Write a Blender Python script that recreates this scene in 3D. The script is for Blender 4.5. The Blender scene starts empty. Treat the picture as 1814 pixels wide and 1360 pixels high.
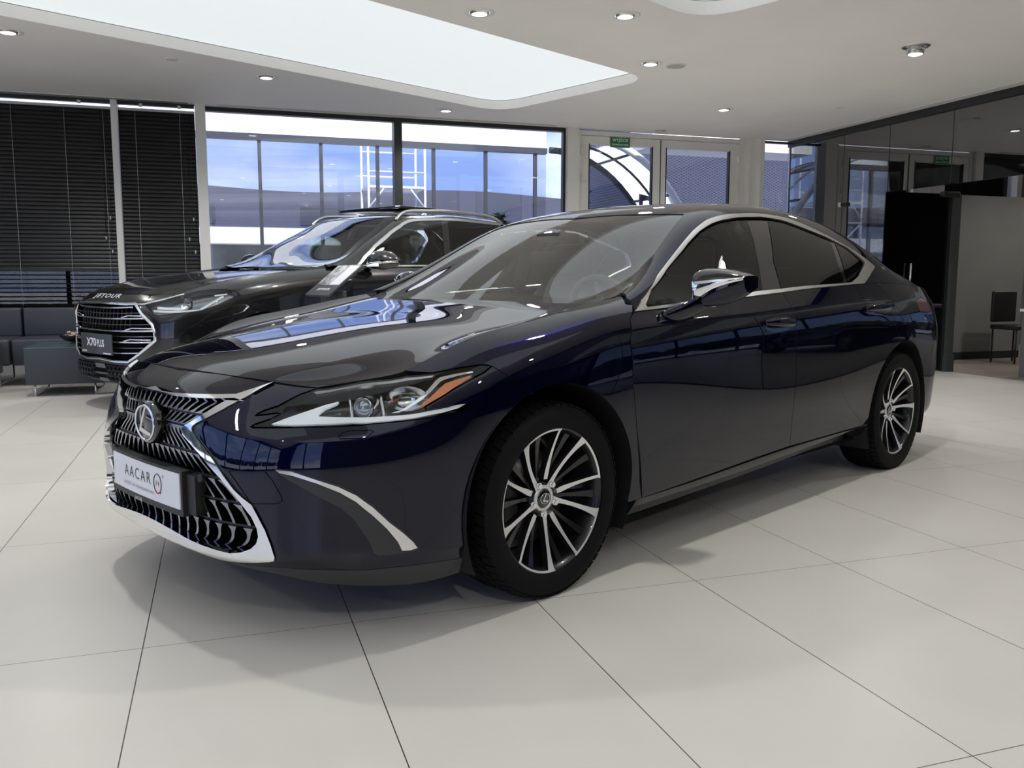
import numpy as np

def nspline(t, p, tt):
    # natural cubic spline through rows of p at knots t, sampled at tt
    t = np.asarray(t, float); p = np.asarray(p, float); tt = np.asarray(tt, float)
    n = len(t)
    if n == 2:
        w = ((tt - t[0]) / (t[1] - t[0])).reshape((-1,) + (1,) * (p.ndim - 1))
        return p[0] * (1 - w) + p[1] * w
    h = np.diff(t)
    A = np.zeros((n, n)); B = np.zeros(p.shape)
    A[0, 0] = A[-1, -1] = 1
    sh = (-1,) + (1,) * (p.ndim - 1)
    d = np.diff(p, axis=0) / h.reshape(sh)
    for i in range(1, n - 1):
        A[i, i - 1] = h[i - 1]; A[i, i] = 2 * (h[i - 1] + h[i]); A[i, i + 1] = h[i]
        B[i] = 6 * (d[i] - d[i - 1])
    M = np.linalg.solve(A, B.reshape(n, -1)).reshape(p.shape)
    k = np.clip(np.searchsorted(t, tt, side='right') - 1, 0, n - 2)
    x = tt - t[k]; hk = h[k]
    x = x.reshape(sh); hh = hk.reshape(sh)
    return (p[k] + x * (d[k] - hh * (2 * M[k] + M[k + 1]) / 6) + x * x * M[k] / 2
            + x ** 3 * (M[k + 1] - M[k]) / (6 * hh))

def cspline(p, sub, creases=(), power=.7):
    # spline through p, sub samples per span, broken (creased) at the given knots
    p = np.asarray(p, float)
    n = len(p)
    cuts = [0] + sorted(c for c in creases if 0 < c < n - 1) + [n - 1]
    out = []
    for a, b in zip(cuts[:-1], cuts[1:]):
        q = p[a:b + 1]
        dd = np.diff(q, axis=0).reshape(b - a, -1, 3)
        h = np.maximum(np.sqrt((dd ** 2).sum(-1)).mean(-1), 1e-4) ** power
        t = np.concatenate([[0], np.cumsum(h)])
        tt = np.concatenate([t[i] + h[i] * np.arange(sub) / sub for i in range(b - a)] + [[t[-1]]])
        r = nspline(t, q, tt)
        out.append(r if b == n - 1 else r[:-1])
    return np.concatenate(out)

class Surf:
    # surface through a control grid P[station][row] = (x, y, z)
    def __init__(s, P, su=8, sv=6, cu=(), cv=(), sym0=False):
        P = np.asarray(P, float)
        s.su, s.sv = su, sv
        if sym0:   # first station lies on the centre plane: mirror a few stations so that the nose is smooth
            m = 3
            Q = np.concatenate([P[m:0:-1] * [-1, 1, 1], P])
        else:
            m = 0; Q = P
        V = np.stack([cspline(c, sv, cv) for c in Q])
        F = cspline(V, su, [c + m for c in cu])
        s.G = F[m * su:]
        gu = np.gradient(s.G, axis=0); gv = np.gradient(s.G, axis=1)
        n = np.cross(gu, gv); n /= np.linalg.norm(n, axis=-1, keepdims=True) + 1e-12
        s.GU, s.GV, s.N = gu, gv, n
        s.nu, s.nv = s.G.shape[:2]
    def _b(s, A, u, v):
        u = np.clip(u, 0, s.nu - 1.0001); v = np.clip(v, 0, s.nv - 1.0001)
        i = np.floor(u).astype(int); j = np.floor(v).astype(int)
        a = (u - i)[..., None]; b = (v - j)[..., None]
        return (A[i, j] * (1 - a) * (1 - b) + A[i + 1, j] * a * (1 - b) + A[i, j + 1] * (1 - a) * b + A[i + 1, j + 1] * a * b)
    def at(s, u, v): return s._b(s.G, np.asarray(u, float), np.asarray(v, float))
    def nrm(s, u, v):
        n = s._b(s.N, np.asarray(u, float), np.asarray(v, float))
        return n / (np.linalg.norm(n, axis=-1, keepdims=True) + 1e-12)
    def tan(s, u, v):
        u = np.asarray(u, float); v = np.asarray(v, float)
        return s._b(s.GU, u, v), s._b(s.GV, u, v)
    def ray(s, o, d):
        # nearest hit of a ray: (u, v)
        G = s.G; best = None
        a, b, c, e = G[:-1, :-1], G[1:, :-1], G[:-1, 1:], G[1:, 1:]
        for k, (p, q, r) in enumerate(((a, b, c), (e, c, b))):
            e1 = q - p; e2 = r - p
            h = np.cross(d, e2); det = (e1 * h).sum(-1)
            det = np.where(abs(det) < 1e-14, 1e-14, det)
            t0 = o - p; uu = (t0 * h).sum(-1) / det
            qv = np.cross(t0, e1); vv = (qv * d).sum(-1) / det
            t = (e2 * qv).sum(-1) / det
            ok = (uu >= -1e-3) & (vv >= -1e-3) & (uu + vv <= 1 + 1e-3) & (t > 0)
            if ok.any():
                tt = np.where(ok, t, 1e9); i, j = np.unravel_index(tt.argmin(), tt.shape)
                if best is None or tt[i, j] < best[0]:
                    U, V = (i + uu[i, j], j + vv[i, j]) if k == 0 else (i + 1 - uu[i, j], j + 1 - vv[i, j])
                    best = (tt[i, j], float(U), float(V))
        return best and best[1:]
    def near(s, p, w=(1, 1, 1)):
        # (u, v) of the surface point nearest to p (axes weighted)
        d = (((s.G - np.asarray(p)) * w) ** 2).sum(-1)
        i, j = np.unravel_index(d.argmin(), d.shape); u, v = float(i), float(j)
        for _ in range(12):
            q = s.at(u, v); a, b = s.tan(u, v); r = (np.asarray(p) - q) * w
            J = np.stack([a * w, b * w], 1)
            du, dv = np.linalg.lstsq(J, r, rcond=None)[0]
            u = min(max(u + np.clip(du, -2, 2), 0), s.nu - 1); v = min(max(v + np.clip(dv, -2, 2), 0), s.nv - 1)
        return u, v
import bpy, bmesh, math, random
from mathutils import Vector, Matrix
from mathutils.geometry import delaunay_2d_cdt
SC = bpy.context.scene
COL = SC.collection
random.seed(7)
PI = math.pi

# ---------------- materials ----------------
def mat(name, color=(.8, .8, .8), rough=.5, metal=0, coat=0, coat_rough=.03, emit=None, estr=1, spec=.5, ior=1.5, noise=None, bump=None):
    m = bpy.data.materials.new(name); m.use_nodes = True
    nt = m.node_tree; b = nt.nodes['Principled BSDF']
    b.inputs['Base Color'].default_value = (*color, 1)
    b.inputs['Roughness'].default_value = rough
    b.inputs['Metallic'].default_value = metal
    b.inputs['Coat Weight'].default_value = coat
    b.inputs['Coat Roughness'].default_value = coat_rough
    b.inputs['Specular IOR Level'].default_value = spec
    b.inputs['IOR'].default_value = ior
    if emit:
        b.inputs['Emission Color'].default_value = (*emit, 1); b.inputs['Emission Strength'].default_value = estr
    if noise or bump:
        tc = nt.nodes.new('ShaderNodeTexCoord'); n = nt.nodes.new('ShaderNodeTexNoise')
        sc, amt = noise or bump
        n.inputs['Scale'].default_value = sc; n.inputs['Detail'].default_value = 5
        nt.links.new(tc.outputs['Object'], n.inputs['Vector'])
        if noise:
            r = nt.nodes.new('ShaderNodeValToRGB')
            r.color_ramp.elements[0].color = (*[c * (1 - amt) for c in color], 1)
            r.color_ramp.elements[1].color = (*[min(c * (1 + amt), 1) for c in color], 1)
            r.color_ramp.elements[0].position = .35; r.color_ramp.elements[1].position = .65
            nt.links.new(n.outputs['Fac'], r.inputs['Fac']); nt.links.new(r.outputs['Color'], b.inputs['Base Color'])
        if bump:
            bp = nt.nodes.new('ShaderNodeBump'); bp.inputs['Strength'].default_value = amt; bp.inputs['Distance'].default_value = .004
            nt.links.new(n.outputs['Fac'], bp.inputs['Height']); nt.links.new(bp.outputs['Normal'], b.inputs['Normal'])
    return m

def glass(name, tint=(.9, .95, .93), ior=1.5, rough=0.0, boost=0.0, gloss=(1, 1, 1)):
    # thin pane: clear (tinted) straight through, mirror-like by the Fresnel law
    m = bpy.data.materials.new(name); m.use_nodes = True; nt = m.node_tree
    for n in list(nt.nodes): nt.nodes.remove(n)
    out = nt.nodes.new('ShaderNodeOutputMaterial'); mx = nt.nodes.new('ShaderNodeMixShader')
    tr = nt.nodes.new('ShaderNodeBsdfTransparent'); gl = nt.nodes.new('ShaderNodeBsdfGlossy'); fr = nt.nodes.new('ShaderNodeFresnel')
    tr.inputs['Color'].default_value = (*tint, 1); gl.inputs['Roughness'].default_value = rough
    gl.inputs['Color'].default_value = (*gloss, 1)
    fr.inputs['IOR'].default_value = ior
    fac = fr.outputs[0]
    if boost:
        ad = nt.nodes.new('ShaderNodeMath'); ad.operation = 'ADD'; ad.use_clamp = True; ad.inputs[1].default_value = boost
        nt.links.new(fac, ad.inputs[0]); fac = ad.outputs[0]
    nt.links.new(fac, mx.inputs[0]); nt.links.new(tr.outputs[0], mx.inputs[1]); nt.links.new(gl.outputs[0], mx.inputs[2])
    nt.links.new(mx.outputs[0], out.inputs[0])
    return m

# ---------------- objects ----------------
def thing(name, label, cat, loc=(0, 0, 0), rotz=0, group=None):
    o = bpy.data.objects.new(name, None); COL.objects.link(o); o.location = loc; o.rotation_euler = (0, 0, rotz)
    o.empty_display_size = .1
    o['label'] = label; o['category'] = cat
    if group: o['group'] = group
    return o
def tag(o, label, cat, group=None, kind=None):
    o['label'] = label; o['category'] = cat
    if group: o['group'] = group
    if kind: o['kind'] = kind
    return o
def struct(o):
    o['kind'] = 'structure'; return o

class MB:
    # collects shapes into one mesh
    def __init__(s): s.v = []; s.f = []; s.mi = []; s.sm = []
    def add(s, V, F, mi=0, smooth=False):
        k = len(s.v); s.v += [tuple(map(float, p)) for p in V]
        for f in F: s.f.append([k + i for i in f]); s.mi.append(mi); s.sm.append(smooth)
        return s
    def box(s, c, d, rz=0, mi=0, M=None):
        x, y, z = [q / 2 for q in d]
        V = [Vector((a * x, b * y, e * z)) for a in (-1, 1) for b in (-1, 1) for e in (-1, 1)]
        R = Matrix.Rotation(rz, 3, 'Z') if M is None else M
        V = [R @ p + Vector(c) for p in V]
        return s.add(V, [(0, 1, 3, 2), (4, 6, 7, 5), (0, 4, 5, 1), (2, 3, 7, 6), (0, 2, 6, 4), (1, 5, 7, 3)], mi)
    def rbox(s, c, d, r=.02, rz=0, mi=0, n=3):
        # box with rounded edges
        bm = bmesh.new(); bmesh.ops.create_cube(bm, size=1)
        for v in bm.verts: v.co = Vector((v.co.x * d[0], v.co.y * d[1], v.co.z * d[2]))
        bmesh.ops.bevel(bm, geom=bm.edges[:], offset=r, segments=n, affect='EDGES', profile=.5)
        R = Matrix.Rotation(rz, 3, 'Z')
        bm.verts.index_update()
        V = [R @ v.co + Vector(c) for v in bm.verts]; F = [[v.index for v in f.verts] for f in bm.faces]
        bm.free(); return s.add(V, F, mi, True)
    def tube(s, P, r, n=10, mi=0, caps=True, closed=False, flat=None):
        P = [Vector(p) for p in P]; m = len(P)
        R = r if hasattr(r, '__len__') else [r] * m
        V = []; prev = None
        for i in range(m):
            if closed: t = (P[(i + 1) % m] - P[i - 1]).normalized()
            else: t = (P[min(i + 1, m - 1)] - P[max(i - 1, 0)]).normalized()
            if prev is None:
                u = t.orthogonal().normalized()
            else:
                u = (prev - t * prev.dot(t)).normalized()
            prev = u; w = t.cross(u)
            for k in range(n):
                a = 2 * PI * k / n
                V.append(P[i] + (u * math.cos(a) + w * math.sin(a)) * R[i])
        F = []
        for i in range(m if closed else m - 1):
            for k in range(n):
                a, b = i * n, ((i + 1) % m) * n
                F.append((a + k, a + (k + 1) % n, b + (k + 1) % n, b + k))
        s.add(V, F, mi, True)
        if caps and not closed:
            k0 = len(s.v) - len(V)
            s.f.append([k0 + q for q in range(n - 1, -1, -1)]); s.mi.append(mi); s.sm.append(False)
            s.f.append([k0 + (m - 1) * n + q for q in range(n)]); s.mi.append(mi); s.sm.append(False)
        return s
    def cyl(s, a, b, r, n=16, mi=0, r2=None):
        return s.tube([a, b], [r, r if r2 is None else r2], n, mi)
    def lathe(s, prof, n=48, axis='X', c=(0, 0, 0), mi=0, closed=False, a0=0, a1=2 * PI, smooth=True):
        # prof: (along axis, radius)
        full = abs(a1 - a0 - 2 * PI) < 1e-6
        k = n if full else n + 1
        V = []
        for i in range(k):
            a = a0 + (a1 - a0) * i / n
            for x, r in prof:
                p = (x, r * math.cos(a), r * math.sin(a))
                if axis == 'Y': p = (r * math.cos(a), x, r * math.sin(a))
                if axis == 'Z': p = (r * math.cos(a), r * math.sin(a), x)
                V.append(Vector(p) + Vector(c))
        m = len(prof); F = []
        for i in range(n):
            j = (i + 1) % k
            for q in range(m if closed else m - 1):
                q2 = (q + 1) % m
                F.append((i * m + q, i * m + q2, j * m + q2, j * m + q))
        return s.add(V, F, mi, smooth)
    def prism(s, poly, z0, z1, mi=0, M=None, smooth=False):
        n = len(poly)
        V = [Vector((x, y, z0)) for x, y in poly] + [Vector((x, y, z1)) for x, y in poly]
        if M is not None: V = [M @ p for p in V]
        F = [tuple(range(n - 1, -1, -1)), tuple(range(n, 2 * n))] + [(i, (i + 1) % n, n + (i + 1) % n, n + i) for i in range(n)]
        return s.add(V, F, mi, smooth)
    def loft(s, rings, mi=0, caps=True, smooth=True):
        n = len(rings[0]); V = [p for r in rings for p in r]; F = []
        for i in range(len(rings) - 1):
            for k in range(n):
                F.append((i * n + k, i * n + (k + 1) % n, (i + 1) * n + (k + 1) % n, (i + 1) * n + k))
        if caps: F += [tuple(range(n - 1, -1, -1)), tuple((len(rings) - 1) * n + k for k in range(n))]
        return s.add(V, F, mi, smooth)
    def grid(s, G, mi=0, smooth=True):
        n, m = len(G), len(G[0])
        return s.add([p for r in G for p in r], [(i * m + j, (i + 1) * m + j, (i + 1) * m + j + 1, i * m + j + 1) for i in range(n - 1) for j in range(m - 1)], mi, smooth)
    def build(s, name, mats, parent=None, tf=None, fix=True, auto=None):
        me = bpy.data.meshes.new(name)
        V = s.v if tf is None else [tuple(tf(p)) for p in s.v]
        me.from_pydata(V, [], s.f)
        for m in (mats if isinstance(mats, (list, tuple)) else [mats]): me.materials.append(m)
        me.polygons.foreach_set('material_index', s.mi); me.polygons.foreach_set('use_smooth', s.sm)
        me.update()
        if fix:
            bm = bmesh.new(); bm.from_mesh(me); bmesh.ops.recalc_face_normals(bm, faces=bm.faces[:]); bm.to_mesh(me); bm.free()
        if auto: me.set_sharp_from_angle(angle=math.radians(auto))
        o = bpy.data.objects.new(name, me); COL.objects.link(o)
        if parent is not None: o.parent = parent
        return o

def dup(root, loc, rotz=None, label=None):
    r = root.copy(); COL.objects.link(r); r.location = loc
    if rotz is not None: r.rotation_euler = (0, 0, rotz)
    if label: r['label'] = label
    for ch in list(root.children):
        c = ch.copy(); COL.objects.link(c); c.parent = r
        for g in ch.children:
            d = g.copy(); COL.objects.link(d); d.parent = c
    return r

def text_mesh(body, size, extrude=0.0, align='CENTER', bold=0.0, sx=1.0, spacing=1.0):
    cu = bpy.data.curves.new('lettering', 'FONT'); cu.body = body; cu.size = size; cu.extrude = extrude
    cu.align_x = align; cu.align_y = 'CENTER'; cu.offset = bold; cu.space_character = spacing; cu.resolution_u = 3
    ob = bpy.data.objects.new('lettering', cu); COL.objects.link(ob)
    dg = bpy.context.evaluated_depsgraph_get()
    me = bpy.data.meshes.new_from_object(ob.evaluated_get(dg))
    V = [(v.co.x * sx, v.co.y, v.co.z) for v in me.vertices]; F = [list(p.vertices) for p in me.polygons]
    COL.objects.unlink(ob); bpy.data.objects.remove(ob); bpy.data.curves.remove(cu); bpy.data.meshes.remove(me)
    return V, F

def lettering(name, body, size, M, m, parent, **kw):
    V, F = text_mesh(body, size, **kw)
    return MB().add([M @ Vector(v) if not callable(M) or isinstance(M, Matrix) else M(Vector(v)) for v in V], F).build(name, m, parent)

def frame(o, x, y):
    # matrix taking (x, y, 0) lettering to a plane through o with the given axes
    x = Vector(x).normalized(); y = Vector(y); y = (y - x * y.dot(x)).normalized(); z = x.cross(y)
    return Matrix(((x.x, y.x, z.x, o[0]), (x.y, y.y, z.y, o[1]), (x.z, y.z, z.z, o[2]), (0, 0, 0, 1)))

# ---------------- body panels cut out of a surface ----------------
def _dens(P, closed=True, step=1.0):
    out = []; n = len(P)
    for i in range(n if closed else n - 1):
        a, b = P[i], P[(i + 1) % n]; k = max(1, int(math.ceil(math.hypot(b[0] - a[0], b[1] - a[1]) / step)))
        for q in range(k): out.append((a[0] + (b[0] - a[0]) * q / k, a[1] + (b[1] - a[1]) * q / k))
    return out

def panel_data(S, uv, off=0.0, depth=.012, gap=.0016, step=1.0, centre=False, inner=1):
    P = np.array(_dens([tuple(p) for p in uv], True, step))
    keep = [0]
    for i in range(1, len(P)):
        if np.hypot(*(P[i] - P[keep[-1]])) > .08: keep.append(i)
    if np.hypot(*(P[keep[-1]] - P[0])) < .08: keep.pop()
    P = P[keep]
    area = .5 * np.sum(P[:, 0] * np.roll(P[:, 1], -1) - np.roll(P[:, 0], -1) * P[:, 1])
    if area < 0: P = P[::-1]
    X = S.at(P[:, 0], P[:, 1])
    onc = (abs(X[:, 0]) < .004) if centre else np.zeros(len(P), bool)
    if gap:
        t = np.roll(P, -1, 0) - np.roll(P, 1, 0)
        nin = np.stack([-t[:, 1], t[:, 0]], 1)          # inward in uv
        a, b = S.tan(P[:, 0], P[:, 1])
        t3 = a * t[:, :1] + b * t[:, 1:]; n3 = S.nrm(P[:, 0], P[:, 1])
        w = np.cross(n3, t3); w /= np.linalg.norm(w, axis=1, keepdims=True) + 1e-12
        chk = ((a * nin[:, :1] + b * nin[:, 1:]) * w).sum(1); w *= np.sign(chk)[:, None]
        aa = (a * a).sum(1); bb = (b * b).sum(1); ab = (a * b).sum(1); wa = (w * a).sum(1) * gap; wb = (w * b).sum(1) * gap
        det = aa * bb - ab * ab + 1e-14
        d = np.stack([(wa * bb - wb * ab) / det, (wb * aa - wa * ab) / det], 1)
        d = np.clip(d, -.6, .6); d[onc] = 0
        P = P + d
    P[:, 0] = np.clip(P[:, 0], 0, S.nu - 1.001); P[:, 1] = np.clip(P[:, 1], 0, S.nv - 1.001)
    # interior nodes
    i0, i1 = int(P[:, 0].min()), int(P[:, 0].max()) + 1; j0, j1 = int(P[:, 1].min()), int(P[:, 1].max()) + 1
    II, JJ = np.meshgrid(np.arange(i0, i1 + 1, inner), np.arange(j0, j1 + 1, inner), indexing='ij')
    Q = np.stack([II.ravel(), JJ.ravel()], 1).astype(float) + 1e-4
    A, B = P, np.roll(P, -1, 0); ins = np.zeros(len(Q), bool); dm = np.full(len(Q), 9e9)
    for a, b in zip(A, B):
        c = ((a[1] > Q[:, 1]) != (b[1] > Q[:, 1]))
        xx = a[0] + (Q[:, 1] - a[1]) * (b[0] - a[0]) / (b[1] - a[1] if b[1] != a[1] else 1e-9)
        ins ^= c & (Q[:, 0] < xx)
        e = b - a; tt = np.clip(((Q - a) @ e) / (e @ e + 1e-12), 0, 1)
        dm = np.minimum(dm, ((Q - a - tt[:, None] * e) ** 2).sum(1))
    Q = Q[ins & (dm > .09)]
    n = len(P)
    res = delaunay_2d_cdt([Vector(p) for p in P] + [Vector(p) for p in Q], [], [list(range(n))], 1, 1e-5)
    uvs = np.array([tuple(v) for v in res[0]]); F = [list(f) for f in res[2]]
    return uvs, F, n, onc

def panel(S, uv, name, m, parent, off=0.0, depth=.012, gap=.0016, sides=(1,), merge=False, centre=False, step=1.0, label=None, rim=None):
    # one body panel (or its mirror image, or both halves in one mesh) with smooth surface normals and folded edges
    uvs, F, n, onc = panel_data(S, uv, off, depth, gap, step, centre)
    X = S.at(uvs[:, 0], uvs[:, 1]); N = S.nrm(uvs[:, 0], uvs[:, 1])
    # outward orientation of the faces from the normals
    cnt = {}
    for f in F:
        for a, b in zip(f, f[1:] + f[:1]): cnt[(a, b)] = 1
    bnd = [(a, b) for a, b in cnt if (b, a) not in cnt]
    objs = []; V = []; FF = []; LN = []; MI = []
    for sd in sides:
        k = len(V); sg = np.array([sd, 1, 1])
        Xo = (X + N * off) * sg; Nn = N * sg
        V += [tuple(p) for p in Xo]
        for f in F:
            a, b, c = (Vector(Xo[i]) for i in f[:3]); g = (b - a).cross(c - a)
            ff = f if g.dot(Vector(Nn[f[0]])) > 0 else f[::-1]
            FF.append([k + i for i in ff]); LN += [tuple(Nn[i]) for i in ff]; MI.append(0)
        if depth:
            gs = {}
            for a, b in bnd:
                pa, pb, pc = Vector(Xo[a]), Vector(Xo[b]), Vector(Xo[b] - Nn[b] * depth)
                g = (pb - pa).cross(pc - pa)
                if g.length > 1e-12: gs[(a, b)] = g.normalized() * (1 if sd > 0 else -1)
            nxt = {a: (a, b) for a, b in gs}; prv = {b: (a, b) for a, b in gs}
            def sm(e, o):
                g = gs[e]
                if o is None or o not in gs or g.dot(gs[o]) < .75: return g
                return (g + gs[o]).normalized()
            for a, b in bnd:
                if (a, b) not in gs: continue
                if centre and abs(Xo[a][0]) < .004 and abs(Xo[b][0]) < .004: continue
                q0 = len(V)
                V += [tuple(Xo[a]), tuple(Xo[b]), tuple(Xo[b] - Nn[b] * depth), tuple(Xo[a] - Nn[a] * depth)]
                q = [q0, q0 + 1, q0 + 2, q0 + 3]; na = sm((a, b), prv.get(a)); nb = sm((a, b), nxt.get(b)); ln = [tuple(na), tuple(nb), tuple(nb), tuple(na)]
                if sd < 0: q = q[::-1]; ln = ln[::-1]
                FF.append(q); LN += ln; MI.append(1 if rim else 0)
        if not merge:
            objs.append(_finish(name, V, FF, LN, MI, m, rim, parent)); V = []; FF = []; LN = []; MI = []
    if merge: objs.append(_finish(name, V, FF, LN, MI, m, rim, parent))
    if label:
        for o in objs: o['label'] = label
    return objs
def _finish(name, V, FF, LN, MI, m, rim, parent):
    me = bpy.data.meshes.new(name); me.from_pydata(V, [], FF); me.materials.append(m)
    if rim: me.materials.append(rim)
    me.polygons.foreach_set('material_index', MI)
    me.polygons.foreach_set('use_smooth', [True] * len(FF)); me.update()
    if len(LN) == len(me.loops): me.normals_split_custom_set(LN)
    o = bpy.data.objects.new(name, me); COL.objects.link(o)
    if parent is not None: o.parent = parent
    return o
# ---------------- saloon body surfaces (x to the car's left, y rearwards from the front axle, z up) ----------------
OUT = [(0,-.987),(.2,-.983),(.36,-.970),(.5,-.938),(.61,-.884),(.71,-.795),(.79,-.682),(.845,-.555),(.885,-.42),(.908,-.25),(.920,0)]
def _norms(o):
    o = np.array(o); t = np.gradient(o, axis=0); t[0] = (1, 0)
    n = np.stack([t[:, 1], -t[:, 0]], 1); return n / np.linalg.norm(n, axis=1, keepdims=True)
FI = [  # per station: (inset, z) of nine rows
 [(0.05,0.212),(0.016,0.232),(0.0,0.25),(0.0,0.4),(0.004,0.54),(0.014,0.625),(0.034,0.69),(0.062,0.735),(0.122,0.774)],
 [(0.05,0.212),(0.016,0.232),(0.0,0.25),(0.0,0.4),(0.004,0.54),(0.014,0.625),(0.034,0.69),(0.062,0.735),(0.122,0.773)],
 [(0.05,0.212),(0.016,0.232),(0.0,0.252),(0.0,0.4),(0.006,0.54),(0.022,0.622),(0.048,0.685),(0.076,0.73),(0.127,0.769)],
 [(0.05,0.208),(0.016,0.233),(0.0,0.257),(0.002,0.4),(0.008,0.54),(0.028,0.618),(0.058,0.68),(0.082,0.724),(0.128,0.762)],
 [(0.05,0.2),(0.016,0.235),(0.0,0.266),(0.006,0.4),(0.01,0.54),(0.027,0.615),(0.06,0.67),(0.082,0.715),(0.128,0.753)],
 [(0.05,0.178),(0.016,0.23),(0.0,0.276),(0.008,0.4),(0.01,0.54),(0.024,0.612),(0.058,0.665),(0.082,0.708),(0.128,0.747)],
 [(0.05,0.163),(0.016,0.222),(0.0,0.279),(0.008,0.4),(0.009,0.535),(0.02,0.613),(0.052,0.672),(0.078,0.72),(0.135,0.765)],
 [(0.05,0.15),(0.016,0.22),(0.0,0.262),(0.004,0.4),(0.006,0.54),(0.014,0.632),(0.04,0.695),(0.072,0.745),(0.123,0.787)],
 [(0.05,0.155),(0.025,0.214),(0.0,0.262),(0.0,0.4),(0.002,0.55),(0.008,0.655),(0.03,0.735),(0.07,0.793),(0.137,0.833)],
 [(0.05,0.17),(0.025,0.212),(0.004,0.262),(0.0,0.4),(0.0,0.55),(0.003,0.675),(0.018,0.765),(0.058,0.842),(0.137,0.887)],
 [(0.05,0.18),(0.025,0.215),(0.014,0.262),(0.0,0.4),(-0.002,0.55),(0.0,0.69),(0.014,0.8),(0.048,0.88),(0.14,0.926)]]
_n = _norms(OUT)
FP = [[(o[0]-n[0]*d, o[1]-n[1]*d, z) for d, z in r] for o, n, r in zip(OUT, _n, FI)]
FP += [[(x, y, z) for x, z in zip(X, Z)] for y, X, Z in (
 (.25, [.86,.889,.905,.922,.927,.924,.911,.877,.774], [.183,.218,.255,.40,.55,.695,.83,.925,.967]),
 (.45, [.86,.889,.905,.922,.927,.926,.914,.876,.768], [.186,.226,.258,.40,.55,.70,.84,.947,.995]),
 (.9, [.86,.889,.905,.924,.928,.926,.916,.868,.760], [.195,.235,.275,.41,.55,.70,.845,.99,1.05]))]
FRONT = Surf(FP, 8, 6, cu=(6,), cv=(2, 5), sym0=True)
SI = [
 (-.2, [.86,.885,.90,.917,.922,.921,.912,.897,.86], [.18,.215,.255,.40,.55,.69,.79,.86,.90]),
 (.40, [.86,.889,.905,.922,.927,.926,.9205,.904,.862], [.185,.225,.255,.40,.55,.70,.81,.895,.941]),
 (.9, [.86,.889,.905,.924,.928,.926,.921,.905,.862], [.195,.235,.272,.41,.55,.70,.82,.915,.968]),
 (1.5, [.86,.889,.905,.925,.929,.926,.921,.906,.862], [.215,.25,.295,.42,.56,.70,.83,.927,1.003]),
 (2.1, [.86,.888,.905,.920,.926,.927,.922,.906,.861], [.235,.27,.30,.43,.57,.71,.84,.943,1.033]),
 (2.47, [.86,.888,.905,.915,.922,.928,.922,.904,.858], [.235,.27,.30,.44,.58,.72,.85,.95,1.045]),
 (2.87, [.86,.888,.903,.914,.922,.931,.921,.894,.845], [.235,.27,.32,.45,.60,.74,.86,.955,1.045]),
 (3.25, [.855,.878,.893,.903,.907,.910,.897,.869,.815], [.235,.27,.33,.46,.61,.74,.85,.945,1.03]),
 (3.5, [.83,.85,.862,.873,.878,.877,.862,.835,.782], [.26,.29,.345,.47,.62,.74,.84,.925,1.0])]
SP = [[(x, y, z) for x, z in zip(X, Z)] for y, X, Z in SI]
for (x, y), (nx, ny) in (((.80,3.665), (.80,.60)), ((.68,3.80), (.5,.866)), ((.42,3.89), (.2,.98)), ((0,3.94), (0,1))):
    top = {.80: .965, .68: 1.01, .42: 1.04, 0: 1.05}[x]
    SP.append([(x-nx*d, y-ny*d, z) for d, z in zip([.09,.07,.045,.01,0,.01,.03,.06,.115], [.28,.31,.36,.48,.62,.73,.83,.92,top])])
SIDE = Surf(SP, 8, 6, cv=(2, 7))
# cabin: belt, glass, window top, rail, screen edge, x = .3, centre
KI = [
 (.28, [(.874,.925),(.855,.945),(.83,.955),(.80,.945),(.745,.895),(.35,.900),(0,.905)]),
 (.44, [(.862,.942),(.848,.965),(.832,.982),(.795,.990),(.722,.968),(.35,.995),(0,1.0)]),
 (.60, [(.862,.953),(.838,.995),(.812,1.032),(.765,1.045),(.698,1.032),(.35,1.086),(0,1.095)]),
 (.90, [(.862,.968),(.805,1.07),(.740,1.163),(.697,1.193),(.634,1.198),(.32,1.245),(0,1.262)]),
 (1.20, [(.862,.986),(.785,1.145),(.704,1.292),(.650,1.332),(.575,1.348),(.32,1.372),(0,1.385)]),
 (1.50, [(.862,1.003),(.775,1.18),(.674,1.352),(.625,1.390),(.555,1.412),(.3,1.432),(0,1.439)]),
 (1.85, [(.862,1.021),(.772,1.195),(.662,1.362),(.612,1.404),(.545,1.426),(.3,1.446),(0,1.452)]),
 (2.20, [(.860,1.036),(.775,1.19),(.672,1.335),(.615,1.386),(.545,1.414),(.3,1.441),(0,1.449)]),
 (2.55, [(.857,1.046),(.785,1.165),(.698,1.275),(.630,1.334),(.55,1.369),(.3,1.409),(0,1.421)]),
 (2.80, [(.848,1.046),(.795,1.13),(.726,1.212),(.646,1.270),(.555,1.312),(.3,1.362),(0,1.376)]),
 (3.05, [(.833,1.040),(.79,1.092),(.730,1.142),(.65,1.190),(.555,1.230),(.3,1.275),(0,1.29)]),
 (3.30, [(.810,1.024),(.775,1.055),(.718,1.084),(.64,1.110),(.55,1.134),(.3,1.168),(0,1.18)]),
 (3.55, [(.765,.985),(.738,1.008),(.69,1.028),(.625,1.042),(.55,1.053),(.3,1.075),(0,1.083)]),
 (3.76, [(.68,.98),(.66,1.00),(.63,1.015),(.59,1.025),(.53,1.035),(.3,1.05),(0,1.055)])]
CABIN = Surf([[(x, y, z) for x, z in r] for y, r in KI], 8, 6)
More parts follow.
